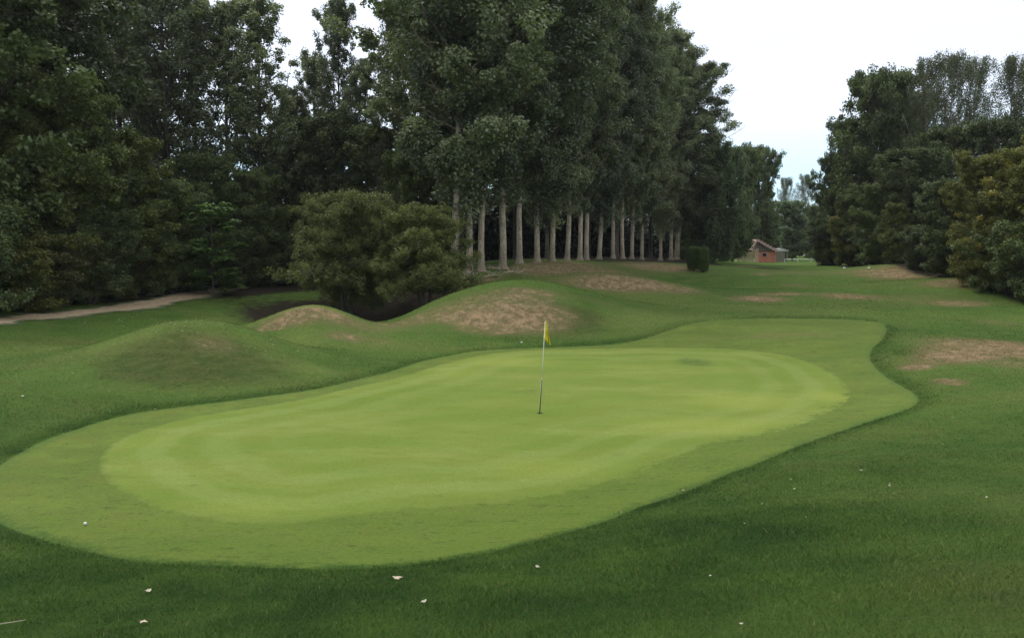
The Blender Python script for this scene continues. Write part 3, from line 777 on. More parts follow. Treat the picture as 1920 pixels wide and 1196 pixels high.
# airier poplars of the left-hand wood
POPA = [tree_meshes('tall_poplar', L_POP, B_DARK, seed=s, Ht=22, h0=4.0, Rr=3.6, limbs=54, sub=8, per=84, sig=0.50, size=0.09, elev=(18, 68), prof=pop_prof,
                    tr=0.24, curve=0.34, gap=0.20, tint_p=0.04, top_spike=10) for s in (21, 22)]
OAK = [tree_meshes('broadleaf', L_DARK, B_DARK, seed=s, Ht=14, h0=1.0, Rr=5.4, limbs=62, sub=11, per=90, sig=0.62, size=0.12, elev=(-4, 55), tr=0.3, curve=0.15, gap=0.08, tint_p=0.06)
       for s in (31, 32)]
L_OLG = leaf_mat('olive_green_leaves', (0.058, 0.078, 0.018), (0.140, 0.168, 0.042), (0.21, 0.23, 0.045), var=0.12)
OLG = [tree_meshes('olive_broadleaf', L_OLG, B_DARK, seed=34, Ht=14, h0=1.2, Rr=5.2, limbs=60, sub=11, per=90, sig=0.55, size=0.105, elev=(-8, 55), tr=0.28, curve=0.1, gap=0.10, tint_p=0.16)]
OLV = [tree_meshes('olive_broadleaf', L_OLIVE, B_DARK, seed=33, Ht=14, h0=1.2, Rr=5.2, limbs=60, sub=11, per=90, sig=0.55, size=0.105, elev=(-8, 55), tr=0.28, curve=0.1, gap=0.10, tint_p=0.12)]
SHR = [tree_meshes('shrub', m_, B_DARK, seed=s, Ht=4.0, h0=0.15, Rr=2.3, limbs=44, sub=8, per=100, sig=0.34, size=0.062, elev=(-6, 65), tr=0.10, curve=0.15, stems=3, spread=0.9, gap=0.06, tint_p=0.12)
       for s, m_ in ((41, L_DARK), (42, L_OLIVE), (43, L_RUST))]
LIME = tree_meshes('sapling', L_LIME, B_DARK, seed=51, Ht=4.6, h0=0.5, Rr=1.5, limbs=26, sub=7, per=46, sig=0.26, size=0.075, elev=(4, 40), tr=0.05, curve=-0.05, flat=0.3, gap=0.12, up=1.6)
BIR = [tree_meshes('birch', L_BIRCH, B_BIRCH, seed=s, Ht=16, h0=3.0, Rr=3.6, limbs=54, sub=9, per=50, sig=0.44, size=0.07, elev=(20, 62), tr=0.17, curve=0.25, droop=1.0, gap=0.30, tint_p=0.2,
                   prof=lambda u: min(1, 0.6 + u) * (1.05 - 0.7 * u ** 2), top_spike=6) for s in (61, 62)]
WIL = tree_meshes('weeping_tree', L_WIL, B_BIRCH, seed=71, Ht=15, h0=1.5, Rr=4.2, limbs=56, sub=9, per=90, sig=0.42, size=0.13, elev=(5, 60), tr=0.25, curve=0.1, droop=2.4, flat=1.2, gap=0.12, up=0.0)

def by_top(px, py_top, Y, ht):
    """scale that brings a tree of modelled height ht up to the surveyed top"""
    x = X(px, Y); z = h1(x, Y)
    return x, Y, (at(px, py_top, Y)[2] - z) / ht
# --- the plantation row, seen from its left end
g = 'poplars of the pale-trunked row'
row = [(852, 47.5, 1.14, 'big poplar with a pale trunk rising behind the domed hawthorn trees, tallest in front'),
       (881, 49.2, 0.95, 'poplar half hidden at the right edge of the hawthorn, slim pale trunk'),
       (903, 50.5, 1.00, 'poplar with a mossy leaning foot beside the cut branches, left of the thickest trunk'),
       (943, 53.0, 1.18, 'poplar with the thickest pale flared trunk at the near end of the row'),
       (974, 55.6, 0.92, 'first poplar to the right of the thickest flared trunk'),
       (1007, 58.3, 1.00, 'second poplar to the right of the thickest flared trunk'),
       (1035, 61.0, 0.95, 'third poplar to the right of the thickest flared trunk, darker moss on its foot'),
       (1063, 64.0, 0.92, 'fourth poplar to the right of the thickest flared trunk, dark ivy on its foot'),
       (1087, 66.7, 0.90, 'left one of the two poplars standing closest together in the row'),
       (1099, 68.5, 0.90, 'right one of the two poplars standing closest together in the row'),
       (1123, 71.2, 0.92, 'slim poplar just right of the close pair of trunks'),
       (1149, 74.9, 0.86, 'second poplar right of the close pair of trunks'),
       (1167, 77.8, 0.92, 'third poplar right of the close pair of trunks'),
       (1184, 80.5, 0.86, 'fourth poplar right of the close pair of trunks, above the far tan mound'),
       (1203, 84.0, 0.98, 'poplar at the left side of the wide gap in the far row'),
       (1238, 91.0, 0.84, 'poplar at the right side of the wide gap in the far row'),
       (1257, 95.0, 0.84, 'second to last poplar at the far end of the row, left of the clipped bushes'),
       (1268, 98.0, 0.90, 'last poplar at the far end of the row, its crown against the white sky')]
for i, (px, Y, tk, lab) in enumerate(row):
    s = 1.12 if Y < 60 else 1.06 if Y < 82 else 1.0 if Y < 90 else 0.96
    kx = {0: 0.95, 3: 0.98, 17: 1.62, 16: 1.1}.get(i, 0.86)
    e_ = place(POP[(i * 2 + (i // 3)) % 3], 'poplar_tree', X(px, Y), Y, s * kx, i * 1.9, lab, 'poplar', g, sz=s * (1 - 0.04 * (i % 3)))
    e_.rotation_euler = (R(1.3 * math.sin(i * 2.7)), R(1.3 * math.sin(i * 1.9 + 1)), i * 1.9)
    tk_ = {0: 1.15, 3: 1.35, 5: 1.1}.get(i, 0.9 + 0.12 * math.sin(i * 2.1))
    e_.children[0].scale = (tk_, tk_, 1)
g = 'poplars deeper inside the plantation'
for i, (dx, dy, Y) in enumerate([(-7, 5, 60), (-6, 6, 68), (-7, 4, 77), (-6, 6, 86), (-6, 6, 96), (-14, 8, 70), (-14, 8, 84), (-2, 8, 98)]):
    x = 0.4636 * (Y - 53) - 0.6 + dx
    place(POPA[i % 2] if i % 2 else POP[i % 3], 'poplar_tree', x, Y + dy, 0.98, i * 2.3, 'shaded poplar behind the pale trunk row, lost in the dark of the plantation', 'poplar', g, sz=1.0)
# --- tall airy poplars of the left-hand wood
g = 'tall poplars above the left-hand wood'
for i, (px, py, Y, kx, lab) in enumerate([
        (236, -60, 56, 1.0, 'tall airy poplar right of the narrow slit of sky at upper left'),
        (268, -90, 60, 1.0, 'tall airy poplar second to the right of the upper left slit of sky'),
        (322, -110, 56, 1.0, 'tall airy poplar running out of the top of the view above the rounded green bush'),
        (378, -70, 61, 1.0, 'tall airy poplar directly above the bright green sapling'),
        (432, 14, 58, 0.95, 'tall airy poplar just left of the pointed one beside the open sky'),
        (490, 6, 57, 1.0, 'pointed airy poplar bordering the left side of the open sky gap'),
        (560, 175, 62, 0.9, 'lower airy poplar at the foot of the open sky gap'),
        (598, 112, 66, 0.85, 'short airy poplar left of the slender one standing in the sky gap'),
        (640, 18, 64, 0.75, 'slender pointed poplar standing alone against the white sky gap'),
        (688, 120, 60, 0.9, 'airy poplar between the slender pointed one and the big poplar mass'),
        (745, 20, 58, 0.7, 'airy poplar tucked against the left flank of the big poplar mass')]):
    x, Y, s = by_top(px, py, Y, 22.5)
    place(POPA[i % 2], 'tall_poplar', x, Y, s * kx, i * 1.3 + 0.5, lab, 'poplar', g, sz=s)
# --- broadleaved trees of the left-hand wood
for i, (px, py, Y, m_, kx, lab) in enumerate([
        (-70, -60, 38, OAK[0], 1.0, 'dark broadleaved tree cut off by the left side of the view'),
        (45, -70, 42, OAK[1], 0.95, 'large dark broadleaved tree filling the upper left corner'),
        (118, -20, 48, OAK[0], 0.68, 'dark broadleaved tree left of the narrow slit of sky'),
        (120, 150, 40.5, OLG[0], 0.85, 'olive green tree standing in front of the upper left corner trees'),
        (30, 270, 38.5, OLG[0], 0.95, 'olive brown tree low at the left side above the yellowish thicket'),
        (238, 262, 45, OLG[0], 1.0, 'olive tree with pale yellow-green clumps right of the left corner trees'),
        (180, 330, 42, OAK[1], 1.0, 'dark low tree between the olive trees of the left-hand wood'),
        (318, 345, 47, OAK[1], 1.1, 'rounded dark green bushy tree left of the bright green sapling'),
        (395, 300, 54, OAK[0], 0.8, 'dark tree rising behind the bright green sapling'),
        (470, 330, 54, OAK[1], 0.95, 'dark tree right of the bright green sapling at the wood edge'),
        (530, 270, 58, OAK[0], 0.8, 'dark tree behind the left shoulder of the hawthorn'),
        (610, 230, 60, OAK[1], 0.75, 'blackish tree rising directly behind the left hawthorn dome'),
        (700, 250, 59, OAK[0], 0.75, 'blackish tree behind the dip between the two hawthorn domes'),
        (775, 300, 56, OAK[1], 0.8, 'dark tree behind the right hawthorn dome')]):
    x, Y, s = by_top(px, py, Y, 14.6)
    place(m_, 'broadleaf_tree', x, Y, s * kx, i * 2.1, lab, 'tree', 'broadleaved trees of the left-hand wood', sz=s)
for i, (px, py, Y, k, kx, lab) in enumerate([
        (-30, 400, 34.5, 0, 1.0, 'dark bush at the extreme left above the start of the earth path'),
        (45, 440, 36.5, 1, 1.05, 'yellowish thicket at the left side of the path'),
        (110, 455, 38.5, 2, 1.0, 'rusty brown bush right of the yellowish thicket'),
        (170, 430, 40.5, 0, 1.0, 'dark bush behind the middle of the earth path'),
        (228, 440, 43, 2, 0.9, 'brownish bush with reddish clumps behind the earth path'),
        (285, 445, 45.5, 0, 1.0, 'blackish bush below the rounded green bushy tree'),
        (345, 450, 48, 0, 1.0, 'blackish bush left of the bright green sapling foot'),
        (440, 440, 51.5, 0, 1.0, 'blackish bush right of the bright green sapling foot'),
        (500, 430, 54, 0, 1.1, 'broad dark bush near the left foot of the hawthorn'),
        (560, 440, 56, 0, 1.0, 'dark bush touching the left side of the hawthorn')]):
    x, Y, s = by_top(px, py, Y, 4.3)
    place(SHR[k], 'bush', x, Y, s * kx, i * 1.7, lab, 'bush', 'bushes along the left-hand wood edge', sz=s)
x, Y, s = by_top(400, 368, 46.5, 4.7)
place(LIME, 'sapling', x, Y, s, 0.4, 'bright green sapling with layered leaves at the wood edge', 'sapling', dz=-0.45)

# --- the pair of domed hawthorns over the hollow
def hawthorn(seed, Ht, Rr):
    return tree_meshes('hawthorn', L_HAW, B_DARK, seed=seed, Ht=Ht, h0=2.15, Rr=Rr, limbs=110, sub=14, per=66, sig=0.25, size=0.043, elev=(-18, 66), tr=0.16, curve=0.05,
                       stems=4, spread=0.7, gap=0.04, tint_p=0.10, flat=0.9, up=0.3, prof=lambda u: min(0.70 + 1.5 * u, max(0.12, 1 - (0.98 * u) ** 1.5) ** 0.72))
hx, hy = X(650, 43.8), 43.8
hs = at(650, 362, hy)[2] - h1(hx, hy)
place(hawthorn(81, hs * 0.94, 3.65), 'hawthorn_tree', hx, hy, 1.0, 0.3, 'wide domed hawthorn hanging over the dark hollow, the larger left dome', 'hawthorn', 'domed hawthorn trees')
hx, hy = X(796, 43.0), 43.0
hs = at(790, 388, hy)[2] - h1(hx, hy)
place(hawthorn(82, hs * 0.94, 3.15), 'hawthorn_tree', hx, hy, 1.0, 1.1, 'smaller right-hand hawthorn dome with its dark stem standing in the hollow', 'hawthorn', 'domed hawthorn trees')

# --- far trees round the end of the fairway
def far_tree(m_, kind, px, py, Y, ht, kx, lab, grp=None, cat='tree', rz=0.0):
    x, Y, s = by_top(px, py, Y, ht)
    return place(m_, kind, x, Y, s * kx, rz, lab, cat, grp, sz=s)
far_tree(WIL, 'weeping_tree', 1338, 270, 99, 15.5, 0.95, 'pale grey-green weeping tree right of the last poplar', rz=0.5)
far_tree(OAK[0], 'broadleaf_tree', 1372, 285, 118, 14.6, 0.70, 'dark tree right behind the pale weeping tree', rz=1.5)
far_tree(OAK[1], 'broadleaf_tree', 1418, 284, 132, 14.6, 0.62, 'dark rounded tree rising behind the red cabin', rz=2.5)
far_tree(OAK[0], 'broadleaf_tree', 1300, 330, 112, 14.6, 0.8, 'dark tree behind the far end of the poplar row', rz=3.5)
far_tree(OAK[1], 'broadleaf_tree', 1436, 380, 150, 14.6, 0.8, 'low dark tree above the cabin roof', rz=0.2)
far_tree(BIR[0], 'open_tree', 1468, 330, 215, 17.0, 0.75, 'thin see-through tree against the blue slit of sky, left one of two', rz=0.2)
far_tree(BIR[1], 'open_tree', 1505, 322, 215, 17.0, 0.85, 'thin see-through tree against the blue slit of sky, right one of two', rz=1.2)
RND = tree_meshes('rounded_tree', L_WIL, B_DARK, seed=75, Ht=14, h0=1.5, Rr=4.2, limbs=60, sub=11, per=60, sig=0.62, size=0.17, elev=(-4, 55), tr=0.3, curve=0.15, gap=0.10)
far_tree(RND, 'rounded_tree', 1484, 380, 141, 14.6, 0.95, 'pale rounded tree at the far end of the fairway above the white rail', rz=2.2)
far_tree(OAK[1], 'broadleaf_tree', 1525, 390, 150, 14.6, 0.7, 'low dark tree between the pale rounded tree and the right-hand wood', rz=2.9)
# --- right-hand wood
g = 'dark trees of the right-hand wood'
for i, (px, py, Y, kx, lab) in enumerate([
        (1560, 300, 96, 0.62, 'dark tree forming the lowest left step of the right-hand wood'),
        (1592, 235, 88, 0.60, 'dark tree forming the second step of the right-hand wood outline'),
        (1645, 148, 80, 0.66, 'tall dark pointed tree topping the left part of the right-hand wood'),
        (1690, 190, 84, 0.6, 'dark tree between the tall pointed one and the feathery birches'),
        (1700, 290, 66, 0.85, 'broad dark tree in the middle of the right-hand wood'),
        (1755, 250, 70, 0.7, 'dark tree standing below the feathery birches'),
        (1830, 240, 66, 0.7, 'dark tree behind the yellow-brown tree at the right'),
        (1600, 370, 78, 0.9, 'low dark tree at the left corner of the right-hand wood'),
        (1900, 230, 62, 0.7, 'dark tree at the right side below the last birch'),
        (1650, 350, 68, 0.9, 'low dark tree left of the small yellow-green one')]):
    x, Y, s = by_top(px, py, Y, 14.6)
    place(OAK[i % 2], 'broadleaf_tree', x, Y, s * kx, i * 1.1 + 0.3, lab, 'tree', g, sz=s)
for i, (px, py, Y, kx, lab) in enumerate([
        (1725, 100, 74, 0.62, 'feathery birch at the left of the high birch group'),
        (1768, 85, 70, 0.66, 'tallest feathery birch above the right-hand wood'),
        (1812, 100, 72, 0.62, 'feathery birch right beside the tallest one'),
        (1880, 92, 64, 0.66, 'brownish birch near the right side of the view'),
        (1925, 110, 62, 0.7, 'brownish birch cut off by the right side of the view')]):
    far_tree(BIR[i % 2], 'birch_tree', px, py, Y, 17.0, kx, lab, 'birches above the right-hand wood', 'birch', rz=i * 1.4)
for i, (px, py, Y, m_, kx, lab) in enumerate([
        (1840, 300, 47.5, OLV[0], 0.85, 'yellow-brown tree with hanging leaves in front of the right-hand wood'),
        (1915, 290, 44.5, OLV[0], 0.95, 'rusty yellow tree cut off by the right side of the view'),
        (1985, 260, 42, OLV[0], 0.9, 'brownish tree just beyond the right side of the view'),
        (1775, 345, 53, OAK[0], 0.9, 'dark green tree left of the yellow-brown tree'),
        (1675, 385, 64, OLG[0], 0.75, 'small yellow-green tree in the middle of the right-hand wood edge')]):
    x, Y, s = by_top(px, py, Y, 14.6)
    place(m_, 'broadleaf_tree', x, Y, s * kx, i * 1.9 + 1, lab, 'tree', 'lower trees along the right-hand wood edge', sz=s)
for i, (px, py, Y, k, kx, lab) in enumerate([
        (1562, 418, 84, 0, 1.0, 'dark rounded bush at the left corner of the right-hand wood'),
        (1600, 412, 78, 1, 0.9, 'olive bush near the two white tee markers'),
        (1645, 430, 72, 0, 1.0, 'blackish bush above the dry bank at the right'),
        (1690, 425, 65, 0, 1.0, 'blackish bush below the small yellow-green tree'),
        (1735, 430, 59, 0, 1.0, 'blackish bush left of the deepest shade at the right'),
        (1785, 430, 53.5, 0, 1.0, 'blackish bush in the deepest shade at the right'),
        (1840, 425, 48.5, 1, 1.0, 'olive bush under the yellow-brown tree'),
        (1890, 430, 45, 0, 1.0, 'dark bush hanging over the ground near the right side'),
        (1945, 420, 42, 0, 1.0, 'dark bush cut off by the right side of the view')]):
    x, Y, s = by_top(px, py, Y, 4.3)
    place(SHR[k], 'bush', x, Y, s * kx, i * 1.3 + .5, lab, 'bush', 'bushes along the right-hand wood edge', sz=s)

# --- the depth of the woods behind, one mass nobody could count
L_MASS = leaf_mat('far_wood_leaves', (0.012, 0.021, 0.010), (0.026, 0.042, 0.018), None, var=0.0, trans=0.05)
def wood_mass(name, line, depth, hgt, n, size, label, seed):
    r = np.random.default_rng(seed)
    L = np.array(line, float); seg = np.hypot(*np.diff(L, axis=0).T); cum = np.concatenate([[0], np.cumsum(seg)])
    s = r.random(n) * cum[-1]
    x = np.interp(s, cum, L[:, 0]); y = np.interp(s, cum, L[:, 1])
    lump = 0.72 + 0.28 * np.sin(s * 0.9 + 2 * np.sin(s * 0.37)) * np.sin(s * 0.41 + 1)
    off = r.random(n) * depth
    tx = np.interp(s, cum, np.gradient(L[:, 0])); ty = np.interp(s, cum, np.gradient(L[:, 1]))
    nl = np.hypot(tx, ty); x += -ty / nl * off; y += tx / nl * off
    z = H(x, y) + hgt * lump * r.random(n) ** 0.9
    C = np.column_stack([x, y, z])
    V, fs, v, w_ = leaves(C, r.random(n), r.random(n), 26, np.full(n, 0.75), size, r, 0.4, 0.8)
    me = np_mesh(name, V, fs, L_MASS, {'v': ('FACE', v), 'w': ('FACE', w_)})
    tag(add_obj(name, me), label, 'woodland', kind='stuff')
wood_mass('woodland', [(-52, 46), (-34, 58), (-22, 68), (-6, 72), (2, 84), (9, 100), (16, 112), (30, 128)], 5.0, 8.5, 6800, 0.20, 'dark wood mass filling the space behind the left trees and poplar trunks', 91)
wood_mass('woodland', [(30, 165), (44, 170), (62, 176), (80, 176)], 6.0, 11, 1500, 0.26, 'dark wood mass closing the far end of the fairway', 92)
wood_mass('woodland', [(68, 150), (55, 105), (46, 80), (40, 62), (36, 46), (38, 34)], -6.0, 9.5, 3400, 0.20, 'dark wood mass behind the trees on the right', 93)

# ------------------------------------------------------------------ clipped evergreen bushes
def clipped(seed, hgt, rad):
    r = np.random.default_rng(seed)
    n = 26000
    q = r.random(n) * 2 * np.pi; u = r.random(n)
    pr = rad * np.clip(0.82 + 0.55 * np.sin(np.clip(u, 0, 1) * 2.2), 0, 1.12) * np.where(u > 0.88, np.sqrt(np.clip(1 - ((u - 0.88) / 0.125) ** 2, 0, 1)), 1)
    pr *= 0.97 + 0.035 * np.sin(q * 5 + u * 9) + 0.03 * np.sin(q * 3 - u * 14)
    k = r.random(n) ** 0.25
    C = np.column_stack([np.cos(q) * pr * k, np.sin(q) * pr * k, 0.12 + u * (hgt - 0.12)])
    V, fs, v, w_ = leaves(C, r.random(n), r.random(n), 3, np.full(n, 0.03), 0.028, r, 0.2, 1.0)
    cm = np_mesh('clipped_crown', V, fs, L_TOP, {'v': ('FACE', v), 'w': ('FACE', w_)})
    core = MB(); core.tube([(0, 0, -.2), (0, 0, 0.3), (0.02, 0.0, hgt * 0.8)], [0.09, 0.07, 0.03], 8)
    return core.mesh('stem', B_DARK, True), cm
place(clipped(5, 1.85, 0.52), 'clipped_bush', *hit(1301, 507), 1.0, 0, 'clipped egg-shaped evergreen, the broader left one of a touching pair', 'bush', 'clipped evergreens', trunk='stem')
place(clipped(6, 1.9, 0.38), 'clipped_bush', *hit(1319, 511), 1.0, 1, 'clipped upright evergreen, the narrower right one of a touching pair', 'bush', 'clipped evergreens', trunk='stem')

# ------------------------------------------------------------------ cabin, palisade, shed and rail at the far end
m_red = plain('red_boards', (0.52, 0.19, 0.11), 0.7, 0.2, 3)
m_roof = plain('brown_shingles', (0.36, 0.25, 0.18), 0.85, 0.3, 6)
m_log = plain('grey_brown_poles', (0.42, 0.34, 0.22), 0.85, 0.35, 3)
m_white = plain('white_paint', (0.62, 0.62, 0.58), 0.5, 0.08, 3)
m_cream = plain('cream_boards', (0.17, 0.165, 0.11), 0.75, 0.2, 3)
m_gls = plain('dark_glass', (0.02, 0.022, 0.025), 0.15, 0.2, 3)
m_pink = plain('pale_pink_trim', (0.42, 0.27, 0.24), 0.6, 0.15, 3)
YC = 124.0
x0, x1 = X(1419, YC), X(1450, YC)
cxm = (x0 + x1) / 2; zc = h1(cxm, YC)
cab = tag(empty('cabin', (cxm, YC, zc)), 'small red boarded cabin with a steep brown roof at the far end of the fairway', 'cabin')
wd = x1 - x0
mb = MB()
nb = 14
for i in range(nb):
    bw = wd / nb
    mb.box((-wd / 2 + bw * (i + .5), 0.012 * (i % 2), 0.8), (bw - 0.02, 2.0, 1.75))
mb.build('wall', m_red, cab)
mb = MB()   # steep asymmetrical gable roof, ridge above the left wall
ap = (-wd / 2 - 0.50, 3.35); eR = (wd / 2 + 0.1, 1.62); eL = (-wd / 2 - 1.2, 1.85)
for (a, b_) in ((ap, eR), (eL, ap)):
    th = 0.14
    mb.addv([(a[0], -1.3, a[1]), (b_[0], -1.3, b_[1]), (b_[0], 1.3, b_[1]), (a[0], 1.3, a[1]),
             (a[0], -1.3, a[1] + th), (b_[0], -1.3, b_[1] + th), (b_[0], 1.3, b_[1] + th), (a[0], 1.3, a[1] + th)],
            [(3, 2, 1, 0), (4, 5, 6, 7), (0, 1, 5, 4), (1, 2, 6, 5), (2, 3, 7, 6), (3, 0, 4, 7)])
rf = mb.build('roof', m_roof, cab)
mb = MB()
mb.addv([(eL[0] + .15, -1.0, 1.5), (wd / 2, -1.0, 1.6), (ap[0], -1.0, 3.3), (eL[0] + .15, -0.9, 1.5), (wd / 2, -0.9, 1.6), (ap[0], -0.9, 3.3)], [(0, 1, 2), (5, 4, 3), (0, 3, 4, 1), (1, 4, 5, 2), (2, 5, 3, 0)])
mb.build('gable', plain('weathered_gable', (0.13, 0.10, 0.08), 0.85, 0.3, 4), cab)
mb = MB()
for a, b_ in ((ap, eR), (eL, ap)):
    n = 7
    for i in range(n):
        u0 = (i + 0.5) / n
        mb.box((a[0] + (b_[0] - a[0]) * u0, -1.33, a[1] + (b_[1] - a[1]) * u0 + 0.05), (abs(b_[0] - a[0]) / n + .02, 0.05, 0.22 + abs(b_[1] - a[1]) / n * .8))
mb.build('barge_board', m_pink, cab)
mb = MB(); mb.box((-wd / 2 + 0.75, -1.03, 1.15), (0.75, 0.06, 0.62)); wf = mb.build('window', m_pink, cab)
mb = MB(); mb.box((-wd / 2 + 0.75, -1.07, 1.15), (0.58, 0.04, 0.46)); mb.build('pane', m_gls, wf)
mb = MB(); mb.box((0.35, -1.03, 0.55), (0.06, 0.07, 1.1)); mb.box((1.0, -1.03, 0.55), (0.06, 0.07, 1.1)); mb.box((0.67, -1.03, 1.12), (0.71, 0.07, 0.06)); mb.build('door_frame', m_roof, cab)
pal = tag(empty('palisade', (X(1400, 122), 122, h1(X(1400, 122), 122))), 'palisade of uneven grey-brown upright poles left of the red cabin', 'fence')
r_ = np.random.default_rng(3)
m2 = plain('grey_brown_poles', (0.50, 0.41, 0.27), 0.85, 0.3, 3)
for i in range(17):
    xx = -1.45 + i * 0.19 + r_.normal(0, 0.02)
    hh = 1.75 + 0.25 * math.sin(i * 0.5 + .4) + r_.normal(0, 0.07)
    if i == 4: hh = 3.0
    mb = MB(); ln = r_.normal(0, 0.03)
    mb.tube([(xx, 0, -.2), (xx + ln * .5, 0, hh * .5), (xx + ln, 0, hh - .1), (xx + ln, 0, hh)], [0.062, 0.06, 0.055, 0.02] if i != 4 else [.06, .05, .04, .02], 7)
    mb.build('pole', m2 if i % 3 else m_log, pal)
mb = MB(); mb.box((0.08, 0.09, 0.5), (3.3, 0.05, 0.09)); mb.box((0.08, 0.09, 1.3), (3.3, 0.05, 0.09)); mb.build('rail', m_log, pal)
YS = 129.0
xs0, xs1 = X(1447, YS), X(1473, YS); xm = (xs0 + xs1) / 2; ws = xs1 - xs0
shed = tag(empty('shed', (xm, YS, h1(xm, YS))), 'small cream shed with a white-edged shallow roof right of the red cabin', 'shed')
mb = MB()
for i in range(10):
    bw = ws * 0.92 / 10
    if i in (8,): continue
    mb.box((-ws * .46 + bw * (i + .5), 0.01 * (i % 2), 0.85), (bw - 0.015, 1.8, 1.7))
mb.build('wall', m_cream, shed)
mb = MB(); mb.box((ws * .30, 0.1, 0.85), (ws * 0.12, 1.6, 1.6)); mb.build('doorway', m_gls, shed)
mb = MB()
for sgn in (-1, 1):
    a = (0, 2.12); b_ = (sgn * ws * 0.53, 1.78)
    mb.addv([(a[0], -1.1, a[1]), (b_[0], -1.1, b_[1]), (b_[0], 1.1, b_[1]), (a[0], 1.1, a[1]), (a[0], -1.1, a[1] + .07), (b_[0], -1.1, b_[1] + .07), (b_[0], 1.1, b_[1] + .07), (a[0], 1.1, a[1] + .07)],
            [(3, 2, 1, 0), (4, 5, 6, 7), (0, 1, 5, 4), (1, 2, 6, 5), (2, 3, 7, 6), (3, 0, 4, 7)])
mb.addv([(-ws * .5, -1.0, 1.70), (ws * .5, -1.0, 1.70), (0, -1.0, 2.1), (-ws * .5, -.95, 1.70), (ws * .5, -.95, 1.70), (0, -.95, 2.1)], [(0, 1, 2), (5, 4, 3), (0, 3, 4, 1), (1, 4, 5, 2), (2, 5, 3, 0)])
mb.build('roof', m_white, shed)
rail = tag(empty('rail_fence', (X(1507, 124), 124, h1(X(1507, 124), 124))), 'low white rail on short posts running right from the sheds', 'fence')
mb = MB(); mb.tube([(-3.1 + i * 1.04, 0.0, 0.42 + 0.015 * math.sin(i * 1.7)) for i in range(7)], [0.045] * 7, 8); mb.build('rail', m_white, rail)
for i in range(4):
    mb = MB(); mb.tube([(-3.0 + i * 2.0, 0, -.2), (-3.0 + i * 2.0, 0, 0.50), (-3.0 + i * 2.0, 0, .53)], [0.05, 0.05, 0.02], 8); mb.build('post', m_white, rail)

# ------------------------------------------------------------------ tee markers
for px, py, lab in ((1583, 505, 'white ball tee marker, the left one of a pair on the far tee'), (1629, 505, 'white ball tee marker, the right one of a pair on the far tee')):
    x, y = hit(px, py)
    mb = MB()
    prof = [(-0.10, 0.02), (-0.02, 0.02), (0.0, 0.05), (0.03, 0.10), (0.08, 0.135), (0.14, 0.135), (0.19, 0.09), (0.215, 0.03)]
    mb.tube([(0, 0, z) for z, _ in prof], [q for _, q in prof], 16)
    o = mb.build('tee_marker', m_white, None, True); o.location = (x, y, h1(x, y)); o.scale = (.75,) * 3
    tag(o, lab, 'tee marker', 'tee markers')

# ------------------------------------------------------------------ flagstick, flag and cup
fx, fy = hit(1012, 776)
fz = h1(fx, fy) + 0.011
topx, _, topz = at(1022.5, 600, fy)
cup = tag(empty('hole_cup', (fx, fy, fz)), 'round dark hole in the putting green holding the flagstick', 'hole')
m_dark = plain('hole_shade', (0.012, 0.012, 0.010), 0.9, 0.2)
mb = MB(); n = 28
vs = [(0.056 * math.cos(q), 0.056 * math.sin(q), 0.004) for q in np.arange(n) / n * 2 * np.pi]
mb.addv(vs, [tuple(range(n))]); mb.build('shade_disc', m_dark, cup)  # flat dark disc on the turf, painting the shade inside the hole
mb = MB()
vs = [(rr_ * math.cos(q), rr_ * math.sin(q), zz_) for rr_, zz_ in ((0.055, 0.004), (0.057, 0.010), (0.064, 0.010), (0.066, -0.01)) for q in np.arange(n) / n * 2 * np.pi]
mb.addv(vs, [(k * n + i, k * n + (i + 1) % n, (k + 1) * n + (i + 1) % n, (k + 1) * n + i) for k in range(3) for i in range(n)])
mb.build('rim', plain('cut_soil', (0.05, 0.07, 0.025), 0.9, 0.3), cup)
fl = tag(empty('flagstick', (fx, fy, fz)), 'leaning white and black flagstick with a yellow flag on the putting green', 'flagstick')
lx = topx - fx; lz = topz - fz
def pole_pt(u): return (lx * u, 0.0, 0.005 + lz * u)
m_polew = plain('white_pole', (0.70, 0.70, 0.66), 0.35, 0.05)
m_poleb = plain('black_pole', (0.016, 0.022, 0.012), 0.35, 0.1)
mb = MB(); mb.tube([pole_pt(0.365), pole_pt(0.7), pole_pt(0.985)], [0.0085, 0.0085, 0.0075], 12); mb.build('upper_pole', m_polew, fl, True)
mb = MB(); mb.tube([pole_pt(0.0), pole_pt(0.2), pole_pt(0.366)], [0.0105, 0.0105, 0.0105], 12); mb.build('lower_pole', m_poleb, fl, True)
mb = MB(); mb.tube([pole_pt(0.362), pole_pt(0.372)], [0.0125, 0.0125], 12); mb.build('ferrule', m_polew, fl, True)
mb = MB(); mb.tube([(-0.0115, -0.003, 0.03), (lx * 0.36 - 0.0115, -0.003, lz * 0.36)], [0.0028, 0.0028], 6); mb.build('stripe', m_polew, fl, True)
